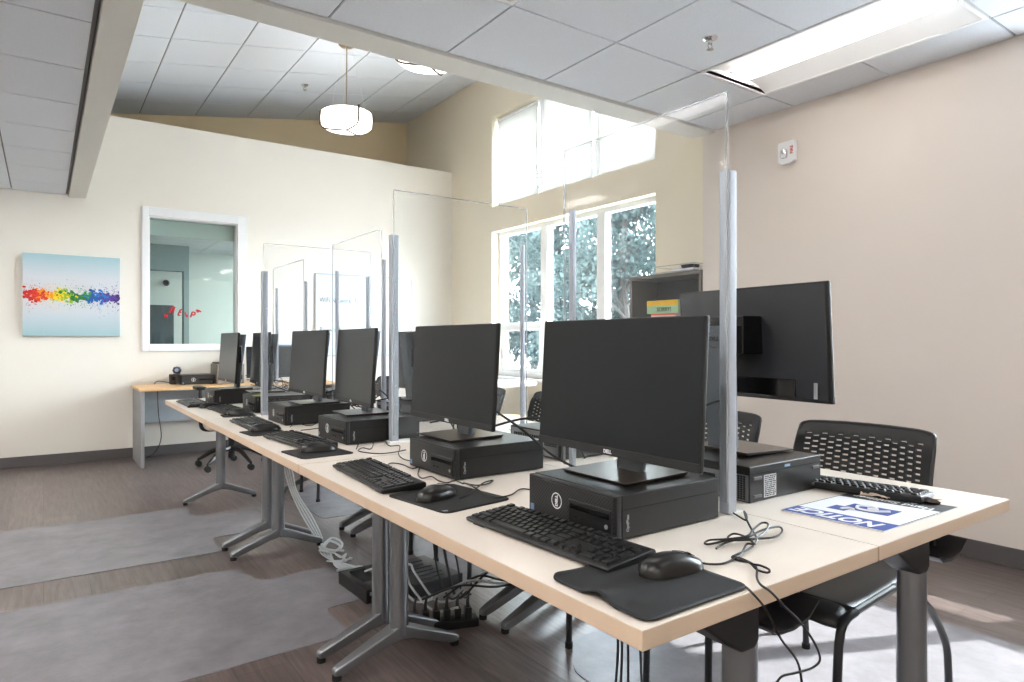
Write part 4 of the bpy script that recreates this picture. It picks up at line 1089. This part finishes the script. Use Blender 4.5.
# office chair by the oak desk
oc = thing('office_chair', 'swivel office chair with black arms and casters by the oak desk', 'chair', (1.41, 6.46, 0), R(-90))
b = MB()
for k in range(5):
    a = R(20+72*k); b.tube([(0, 0, 0.17), (0.14*math.cos(a), 0.14*math.sin(a), 0.155), (0.29*math.cos(a), 0.29*math.sin(a), 0.07)], [0.028, 0.014], 8)
b.build('star_base', M_black, oc, smooth=True)
for k in range(5):
    a = R(20+72*k); cx, cy = 0.30*math.cos(a), 0.30*math.sin(a)
    MB().tube([(cx-0.012, cy, 0.027), (cx-0.024, cy, 0.027)], 0.027, 14, smooth=False).tube([(cx+0.012, cy, 0.027), (cx+0.024, cy, 0.027)], 0.027, 14, smooth=False).tube([(cx, cy, 0.03), (cx, cy, 0.075)], 0.01, 8, smooth=False).build('caster', M_rubber, oc, smooth=True)
MB().tube([(0, 0, 0.08), (0, 0, 0.36)], 0.028, 14, smooth=False).build('gas_lift', M_black, oc, smooth=True)
MB().prism([(-0.23, -0.2), (-0.2, -0.24), (0.2, -0.24), (0.23, -0.2), (0.23, 0.2), (0.2, 0.24), (-0.2, 0.24), (-0.23, 0.2)], 0.36, 0.46, 'z').build('seat', M_beige, oc, bevel=0.02)
MB().prism([(0.215, -0.2), (0.235, -0.21), (0.255, -0.2), (0.255, 0.2), (0.235, 0.21), (0.215, 0.2)], 0.38, 0.57, 'z').build('backrest', M_beige, oc, bevel=0.012)
MB().tube([(0.10, 0, 0.35), (0.25, 0, 0.37), (0.27, 0, 0.54)], 0.018, 8).build('back_bar', M_black, oc, smooth=True)
for sg in (-1, 1):
    a = MB().tube([(0.02, sg*0.12, 0.35), (0.02, sg*0.24, 0.36), (0.02, sg*0.265, 0.45), (0.02, sg*0.265, 0.72)], 0.016, 8).build('arm_support', M_black, oc, smooth=True)
    MB().prism([(-0.12, sg*0.24), (-0.10, sg*0.23), (0.10, sg*0.23), (0.12, sg*0.25), (0.12, sg*0.29), (0.10, sg*0.31), (-0.10, sg*0.31), (-0.12, sg*0.29)], 0.715, 0.745, 'z').build('arm_pad', M_black, oc, bevel=0.008)

# things on the oak desk
dup(pcA, (1.245, 7.285, 0.72), R(90), 'black desktop computer on the oak desk under the interior window', gc)
s = thing('desk_speaker', 'small dark speaker standing at the left end of the oak desk', 'speaker', (1.05, 7.34, 0.72))
MB().box(-0.025, 0.025, -0.05, 0.05, 0, 0.10).build('cabinet', mat('speaker_brown', (62, 50, 46), 0.5), s, bevel=0.005)
MB().disc((0, -0.0515, 0.06), (0, -1, 0), 0.018, 16).build('driver', M_blackgloss, s)
s = thing('webcam', 'small round blue-black webcam on top of the speaker', 'webcam', (1.085, 7.31, 0.82))
MB().box(-0.03, 0.03, -0.02, 0.02, 0, 0.006).build('clip', M_black, s, bevel=0.002)
MB().lathe([(0.0, 0.0), (0.03, 0.006), (0.042, 0.035), (0.03, 0.065), (0.0, 0.074)], (0, 0, 0.004), 18).build('ball', mat('webcam_blue', (44, 56, 84), 0.3), s, smooth=True)
MB().disc((-0.010, -0.043, 0.042), (-0.2, -1, 0.05), 0.018, 18).build('lens', M_greyink, s)
s = thing('desk_printer', 'grey boxy printer on the oak desk behind the far monitor', 'printer', (1.53, 7.24, 0.72))
MB().box(-0.12, 0.14, -0.16, 0.16, 0, 0.20).build('body', mat('printer_grey', (128, 120, 112), 0.5), s, bevel=0.01)
MB().box(-0.10, 0.12, -0.162, -0.155, 0.04, 0.09).build('paper_slot', M_slotdark, s)
MB().box(-0.11, 0.13, -0.12, 0.12, 0.20, 0.215).build('lid', M_blacksoft, s, bevel=0.004)
s = dup(mA, (1.98, 7.20, 0.72), R(90), 'dark monitor on the oak desk showing between far monitors', gm)

# ================================================================== HUTCH, GAMES AND WINDOW CORNER
h = thing('bookcase', 'grey bookcase with dark interior standing in the corner by the windows', 'bookcase', (4.17, 3.60, 0))
ya, yb = -0.365, 0.375; xf, xb = -0.15, 0.165; zt = 1.655
b = MB(); b.box(xf, xb, yb-0.025, yb, 0, zt); b.box(xf, xb, ya, ya+0.025, 0, zt)
b.build('side_panel', M_hutch, h, bevel=0.002)
MB().box(xf-0.01, xb, ya-0.0, yb+0.012, zt, zt+0.03).build('top', M_hutch, h, bevel=0.002)
MB().box(xb-0.012, xb-0.002, ya+0.025, yb-0.025, 0.02, zt).build('back_panel', M_hutchin, h)
for z in (0.06, 0.46, 0.86, 1.21): MB().box(xf+0.01, xb-0.012, ya+0.026, yb-0.026, z, z+0.02).build('shelf', M_hutch, h, bevel=0.001)
# stacked game boxes on the upper shelf
def gamebox(label, y0, y1, z0, hgt, m1, m2=None, txt=None, x0=4.045, grp='boxes stacked in the bookcase'):
    s = thing('game_box', label, 'box', (x0+0.1, (y0+y1)/2, z0), 0, grp); hw = (y1-y0)/2
    MB().box(-0.1, 0.1, -hw, hw, 0, hgt).build('carton', m1, s, bevel=0.001)
    if m2: MB().box(-0.1012, -0.1, -hw+0.001, hw-0.001, hgt*0.58, hgt-0.001).build('colour_band', m2, s)
    if txt: text('lettering', txt, hgt*0.42, M_blackink, s, (-0.1016, -0.02, hgt*0.29), (0, -1, 0), (0, 0, 1), bold=0.0008)
    return s
z = 1.23
gamebox('white box at the bottom of the stack in the bookcase', 3.50, 3.80, z, 0.055, M_signw); z += 0.0555
gamebox('black box in the stack in the bookcase', 3.52, 3.77, z, 0.05, M_blackink); z += 0.0505
gamebox('flat pinkish white box under the colourful one in the bookcase', 3.50, 3.76, z, 0.035, mat('box_pink', (226, 190, 184), 0.5), M_orange); z += 0.0355
gamebox('colourful yellow and mint board game box on top of the bookcase stack', 3.478, 3.805, z, 0.105, M_mint, M_yellow, 'SORRY!')
tr = thing('desk_tray', 'grey wire paper tray with a black block on top of the bookcase', 'tray', (4.17, 3.52, zt+0.03))
b = MB()
for z_ in (0.01, 0.062):
    b.tube([(-0.13, -0.2, z_), (0.12, -0.2, z_), (0.12, 0.22, z_), (-0.13, 0.22, z_), (-0.13, -0.2, z_)], 0.0025, 6, smooth=False)
for p_ in ((-0.13, -0.2), (0.12, -0.2), (0.12, 0.22), (-0.13, 0.22)): b.tube([(p_[0], p_[1], 0), (p_[0], p_[1], 0.062)], 0.0025, 6, smooth=False)
b.build('wire_frame', M_leg, tr)
MB().box(-0.10, 0.09, -0.17, 0.06, 0.0135, 0.032).build('paper_stack', M_signw, tr)
tag(MB().prism([(-0.04, 0.0), (0.04, 0.0), (0.055, 0.03), (-0.055, 0.03)], -0.05, 0.05, 'x').build('black_block', M_black, loc=(4.13, 3.43, zt+0.03+0.0325), bevel=0.003), 'small black block sitting on the paper tray above the bookcase', 'block')

s = thing('round_table', 'pale round table standing by the tall windows', 'table', (3.65, 5.6, 0))
MB().lathe([(0.0, 0.705), (0.49, 0.705), (0.5, 0.712), (0.5, 0.733), (0.495, 0.74), (0.0, 0.74)], (0, 0, 0), 48).build('tabletop', M_lam, s, smooth=True)
MB().tube([(0, 0, 0.03), (0, 0, 0.705)], 0.04, 16, smooth=False).build('column', M_leg, s, smooth=True)
MB().lathe([(0.0, 0.0), (0.28, 0.0), (0.28, 0.01), (0.05, 0.035), (0.0, 0.035)], (0, 0, 0), 32).build('base', M_leg, s, smooth=True)
s = thing('low_round_table', 'low round table with an orange-brown edge in front of the windows', 'table', (3.10, 4.62, 0))
MB().lathe([(0.0, 0.47), (0.34, 0.47), (0.34, 0.498), (0.0, 0.5)], (0, 0, 0), 40).build('tabletop', M_oak, s, smooth=True)
for k in range(4):
    a = R(45+90*k); MB().tube([(0.24*math.cos(a), 0.24*math.sin(a), 0), (0.22*math.cos(a), 0.22*math.sin(a), 0.47)], 0.014, 8, smooth=False).build('leg', M_leg, s)
tag(MB().box(-0.07, 0.07, -0.05, 0.05, 0, 0.085).build('small_box', M_bluebox, loc=(2.93, 4.66, 0.5), bevel=0.002), 'small blue-grey box standing on the low round table', 'box')

# ================================================================== CHAIR MATS
def chairmat(label, pts, r=0.05):
    # rounded polygon
    out = []; n = len(pts)
    for i in range(n):
        p = Vector(pts[i]); a = Vector(pts[i-1]); c_ = Vector(pts[(i+1) % n])
        d1 = (a-p).normalized(); d2 = (c_-p).normalized(); p1 = p+d1*r; p2 = p+d2*r
        for k in range(6):
            t = k/5; out.append(((1-t)**2*p1+2*t*(1-t)*p+t*t*p2))
    o = MB().prism([(q.x, q.y) for q in out], 0.0006, 0.0035, 'z').build('chair_mat', M_mat)
    return tag(o, label, 'chair mat', 'clear vinyl chair mats')
chairmat('long clear vinyl chair mat on the floor at the far left', [(-0.9, 3.87), (0.80, 3.87), (0.80, 4.17), (1.20, 4.17), (1.20, 4.74), (0.80, 4.74), (0.80, 5.02), (-0.9, 5.02)])
chairmat('large clear vinyl chair mat on the floor at the lower left', [(-0.9, 2.30), (0.76, 2.30), (0.98, 2.42), (0.98, 2.60), (0.98, 2.62), (1.19, 2.75), (1.19, 3.22), (0.80, 3.22), (0.80, 3.50), (-0.9, 3.50)]) if False else None
chairmat('large clear vinyl chair mat on the floor at the lower left', [(-0.9, 2.42), (0.985, 2.49), (0.985, 2.78), (1.19, 2.80), (1.22, 3.30), (0.83, 3.28), (0.80, 3.53), (-0.9, 3.53)], 0.04)
chairmat('clear vinyl chair mat seen under the tables at the second white post', [(1.62, 2.66), (2.95, 2.66), (2.95, 3.62), (1.80, 3.62), (1.62, 3.45)])
chairmat('clear vinyl chair mat seen under the far tables', [(1.47, 4.20), (2.8, 4.20), (2.8, 5.3), (1.75, 5.3), (1.47, 4.9)])
chairmat('clear vinyl chair mat in sunlight under the nearest black chair', [(1.50, 0.55), (3.0, 0.55), (3.0, 1.95), (1.66, 1.95), (1.50, 1.75)])

# ================================================================== FLOOR EQUIPMENT AND CABLES
s = thing('power_supply_unit', 'flat black equipment box on the floor left of the near table legs', 'box', (1.20, 2.90, 0), R(2))
MB().box(-0.055, 0.12, -0.17, 0.14, 0.0, 0.06).build('body', M_chassis, s, bevel=0.004)
MB().box(-0.04, 0.10, -0.1715, -0.17, 0.035, 0.05).build('front_strip', M_grey, s)
MB().box(-0.02, 0.06, -0.06, 0.10, 0.0602, 0.061).build('vent', M_slotdark, s)
s = thing('power_supply_unit', 'flat black slotted equipment box on the floor right of the near table legs', 'box', (1.47, 2.83, 0), R(4))
MB().box(-0.13, 0.13, -0.16, 0.18, 0.0, 0.06).build('body', M_chassis, s, bevel=0.004)
for k in range(6): MB().box(-0.09+0.02*(k % 2), 0.05+0.02*(k % 2), -0.12+0.045*k, -0.105+0.045*k, 0.060, 0.0645).build('raised_rib', M_black, s, bevel=0.002)
s = thing('power_strip', 'black power strip full of plugs on the floor behind the near table legs', 'power strip', (1.31, 2.33, 0), R(-65))
s.rotation_euler = (0, 0, R(-20))
MB().box(-0.14, 0.14, -0.03, 0.03, 0.0, 0.035).build('body', M_black, s, bevel=0.005)
for k in range(6):
    x = -0.115+0.043*k
    MB().box(x-0.013, x+0.013, -0.016, 0.016, 0.035, 0.075).tube([(x, 0, 0.072), (x, 0.004, 0.10), (x+0.01, 0.02, 0.13)], [0.009, 0.004], 8).build('plug', M_black, s, bevel=0.003)

CN = [0]
def cable(label, pts, r=0.0025, m=None, n=6, sub=6, name='cable'):
    o = MB().tube([Vector(p) for p in pts], r, n, sub=sub).build(name, m or M_cable, smooth=True)
    return tag(o, label, 'cable')
zt_ = TT+0.004
def tp(*pts, z=zt_): return [onZ(x, y, z) for x, y in pts]
# near mouse cords hanging over the end of the table
ed = 0.655
a1 = tp((699, 566), (712, 577), (730, 581), (744, 586)); a2 = [onY(x, y, ed-0.004) for x, y in [(755, 596), (766, 610), (781, 639), (797, 661), (802, 684), (806, 720)]]
cable('thin black mouse cord running from the near mouse over the table end', a1+a2, 0.0021)
b1 = tp((733, 556), (745, 560), (756, 567), (757, 578), (761, 585), z=zt_+0.002); b2 = [onY(x, y, ed-0.006) for x, y in [(771, 592), (785, 607), (800, 622), (814, 642), (820, 659), (812, 668), (795, 673), (781, 677), (773, 690)]]
cable('thin black cord from the coiled bundle looping below the table end', b1+b2, 0.0021)
k7 = lambda u, v: (640+u/3.745, 500+v/3.745)
cable('thin black mouse cord leading into the coil near the sign', [onZ(*k7(u, v), zt_+h_) for u, v, h_ in [(215, 232, 0.004), (260, 240, 0), (310, 238, 0), (350, 222, 0), (380, 200, 0.002), (400, 165, 0.006), (430, 165, 0.01), (436, 140, 0.012), (415, 105, 0.016), (398, 70, 0.02), (390, 42, 0.02), (400, 60, 0.014), (395, 75, 0.008), (360, 55, 0.0), (312, 25, 0.0)]], 0.0021)
cable('coil of thin black cord tied in loops beside the nearest computer', [onZ(*k7(u, v), zt_+h_) for u, v, h_ in [(285, 182, 0), (320, 160, 0.002), (370, 148, 0.008), (430, 145, 0.01), (500, 140, 0.006), (532, 120, 0.004), (520, 100, 0.006), (460, 112, 0.012), (400, 140, 0.014), (330, 150, 0.006), (262, 165, 0.002), (242, 162, 0), (262, 150, 0.002), (330, 146, 0.01), (400, 135, 0.016), (425, 110, 0.018), (455, 86, 0.02), (480, 90, 0.018), (470, 118, 0.014), (430, 145, 0.012), (390, 150, 0.01), (340, 150, 0.006), (330, 138, 0.008), (355, 126, 0.01), (400, 140, 0.012), (425, 165, 0.008), (405, 185, 0.004), (360, 205, 0.002), (345, 215, 0), (365, 225, 0), (410, 235, 0.002), (440, 262, 0.002), (478, 272, 0.002), (483, 260, 0.004), (450, 245, 0.004), (420, 240, 0.004), (400, 228, 0.002)]], 0.0022, sub=4)
# second station cords
k2 = lambda u, v: (340+u/4.868, 380+v/4.868)
def tc_(label, pts, f, z=zt_+0.002, r=0.0021): return cable(label, [onZ(*f(u, v), z) for u, v in pts], r)
tc_('thin black cord looping behind the second keyboard', [(225, 425), (245, 405), (300, 410), (350, 430), (385, 425), (380, 460), (400, 478), (445, 470), (480, 490), (520, 500), (560, 490), (600, 505)], k2)
tc_('thin black mouse cord winding in front of the second computer', [(585, 575), (620, 560), (660, 530), (700, 500), (745, 488), (720, 505), (660, 512), (600, 500), (640, 515), (700, 550), (760, 570), (830, 560), (870, 535), (900, 530), (960, 540)], k2)
tc_('thin black cord tangled in front of the third computer', [(20, 300), (60, 270), (120, 262), (160, 300), (150, 335), (110, 330), (90, 345), (140, 355), (200, 358), (260, 352), (320, 340)], k2)
tc_('thin black cord looped beside the second white post', [(80, 335), (100, 295), (140, 262), (180, 255), (215, 290), (240, 320), (290, 320), (285, 360), (310, 385), (350, 395)], k2)
h_ = lambda u, v: (160+u*.2347, 320+v*.2347)
tc_('thin black cord between the fourth keyboard and computer', [(555, 455), (580, 440), (640, 450), (690, 430), (700, 455), (600, 470)], h_)
tc_('thin black cord by the far keyboards', [(270, 340), (300, 320), (315, 335), (300, 355)], h_)
# thick cable from monitor two down behind computer one
cable('thick black monitor cable sagging between the two nearest stations', [(1.155, 1.72, 0.93), (1.22, 1.66, 0.87), (1.27, 1.58, 0.80), (1.32, 1.45, 0.755), (1.35, 1.34, 0.745)], 0.004)
cable('black cable arching from the second monitor to the rear table', [(1.19, 1.82, 0.865), (1.30, 1.76, 0.895), (1.40, 1.72, 0.88), (1.46, 1.70, 0.82), (1.47, 1.66, 0.76)], 0.004)
rc = random.Random(11)
for k, (y, lb) in enumerate([(2.25, 'second white post'), (3.02, 'third and fourth monitors'), (3.6, 'fourth monitor'), (4.45, 'fifth monitor'), (5.0, 'far monitor')]):
    for j, nm in enumerate(('upper', 'middle', 'lower')):
        x = 1.33+0.04*j
        pts = [(1.20, y+rc.uniform(-.1, .1), 0.90-0.03*j)]
        for q in range(4): pts.append((x+rc.uniform(-.06, .08), y+rc.uniform(-.14, .14), rc.uniform(0.76, 0.92)))
        pts.append((1.45, y+rc.uniform(-.1, .1), 0.745))
        cable('%s tangled black cable on the table behind the %s' % (nm, lb), pts, 0.0032)
cable('black monitor cable drooping behind the raised monitor', [(1.60, 1.19, 0.99), (1.545, 1.24, 0.96), (1.50, 1.28, 0.90), (1.47, 1.30, 0.80)], 0.004)
# cords hanging under the near corner
for k, (x, y) in enumerate([(614, 646), (618, 648), (624, 650), (636, 655)]):
    p = onY(x, y, 0.86); q = [(0, 0, 0), (0.01, 0.0, -0.1), (0.0+0.01*k, 0.01, -0.3), (0.02*k, 0.03, -0.6), (0.05+0.03*k, 0.08, -0.69)]
    cable('black cord hanging under the near table corner, %s of four from the left' % ['first', 'second', 'third', 'fourth'][k], [(p.x+a, p.y+b_, 0.70+c_) for a, b_, c_ in q], 0.0024)
# white cables from the far table down to the floor bundle
def fl(x, y, z=0.012): return tuple(onZ(x, y, z))
for k in range(4):
    dx = 0.015*k
    cable('white cable hanging from the tables to the floor bundle, %s strand' % ['first', 'second', 'third', 'fourth'][k],
          [(1.40+dx, 4.95, 0.68), (1.38+dx, 4.90, 0.50), tuple(onZ(284+k*2.5, 468, 0.30)), tuple(onZ(291+k*2, 492, 0.16)), tuple(onZ(302+k*3, 515, 0.06)), fl(316+k*2, 538), fl(330-k*3, 553), fl(336+k*3, 566), fl(352, 572-k*2), fl(362, 566+k*3)], 0.005, M_cablew)
cable('tangled white cable loop on the floor between the table feet', [fl(322, 546, 0.02), fl(332, 538, 0.03), fl(342, 543, 0.03), (fl(338, 550, 0.02)), fl(325, 548, 0.025), fl(330, 541, 0.04), fl(340, 546, 0.03), fl(334, 552)], 0.006, M_cablew)
for k, (x, y) in enumerate([(1.24, 2.52), (1.30, 2.60), (1.22, 2.66)]):
    cable('white cable curling near the floor behind the near table legs, %s of three' % ['left', 'middle', 'right'][k], [(x, y+0.25, 0.08), (x+0.05, y+0.12, 0.14), (x+0.02, y, 0.12+0.02*k), (x+0.06, y-0.12, 0.05), (x+0.12, y-0.22, 0.08)], 0.005, M_cablew)
for k in range(5):
    cable('grey cable sweeping from the power strip up along the right row, %s' % ['lowest', 'second', 'third', 'fourth', 'topmost'][k],
          [(1.22+0.04*k, 2.34-0.015*k, 0.13), (1.32+0.04*k, 2.22, 0.20+0.01*k), (1.45+0.02*k, 2.15, 0.19+0.008*k), (1.58, 2.10, 0.22+0.008*k), (1.66, 2.12, 0.34+0.01*k), (1.69, 2.18, 0.60)], 0.0045, M_cableg if k % 2 else M_cable)
for k, nm in enumerate(('left', 'middle', 'right')):
    r2 = random.Random(40+k); p0_ = fl(330+8*k, 556+7*k)
    cable('white cable heaped on the floor beside the near table legs, %s loop' % nm, [(p0_[0]+r2.uniform(-.06, .06), p0_[1]+r2.uniform(-.10, .10), r2.uniform(0.01, 0.06)) for q in range(9)], 0.0048, M_cablew)
for k in range(3):
    cable('black cord dropping from the table to the floor boxes, %s' % ['left', 'middle', 'right'][k], [(1.36+0.04*k, 2.60, 0.66), (1.37+0.03*k, 2.55, 0.45), (1.36+0.05*k, 2.48, 0.2), (1.38+0.03*k, 2.40, 0.08), (1.42, 2.36-0.03*k, 0.12)], 0.006 if k == 1 else 0.004)

# ================================================================== OUTSIDE
o_ = MB().box(XW+0.5, 60, -30, 60, -0.35, -0.25).build('ground_outside', M_ground); struct(o_)
def tree(x, y, h, rad, label, seed, nleaf=15000):
    r = random.Random(seed); s = thing('tree', label, 'tree', (x, y, -0.25), 0, 'trees outside the windows')
    b = MB().tube([(0, 0, 0), (0.05, 0.03, h*0.3), (-0.03, 0.05, h*0.55), (0, 0, h*0.85)], [0.14, 0.03], 8)
    cl = []
    for k in range(44):
        a = r.uniform(0, 2*PI); z = h*r.uniform(0.22, 0.97); q = rad*math.sqrt(r.random())*(1-0.5*abs(z/h-0.55))
        cl.append((q*math.cos(a), q*math.sin(a), z, r.uniform(0.35, 0.65)*rad*0.55))
        if k < 14: b.tube([(0, 0, z*0.7), (q*0.5*math.cos(a), q*0.5*math.sin(a), z*0.88), (q*math.cos(a), q*math.sin(a), z)], [0.03, 0.008], 6)
    b.build('trunk', M_bark, s, smooth=True)
    vv = []; ff = []
    for k in range(nleaf):
        c_ = cl[r.randrange(len(cl))]
        dv = Vector((r.gauss(0, 1), r.gauss(0, 1), r.gauss(0, 1))); dv.normalize(); dv *= c_[3]*r.random()**0.4
        p = Vector(c_[:3])+dv; n = Vector((r.gauss(0, 1), r.gauss(0, 1), r.gauss(0, 1))).normalized(); a = n.orthogonal().normalized(); a2_ = n.cross(a); L = r.uniform(0.035, 0.075)
        o = len(vv); vv += [p-a*L, p-a2_*L*0.5, p+a*L, p+a2_*L*0.5]; ff.append((o, o+1, o+2, o+3))
    MB().add(vv, ff).build('foliage', M_leaf, s)
tree(8.6, 8.6, 4.6, 1.5, 'leafy tree outside, seen through the right-hand window bay', 1)
tree(9.0, 11.0, 4.9, 1.6, 'leafy tree outside, seen through the middle window bay', 2)
tree(9.2, 13.6, 4.8, 1.6, 'leafy tree outside, seen through the left-hand window bay', 3)
tree(12.0, 12.2, 5.2, 1.9, 'leafy tree standing farther back between the near trees', 4)
tree(12.5, 16.5, 5.2, 2.0, 'leafy tree farthest back behind the left-hand window bay', 5)
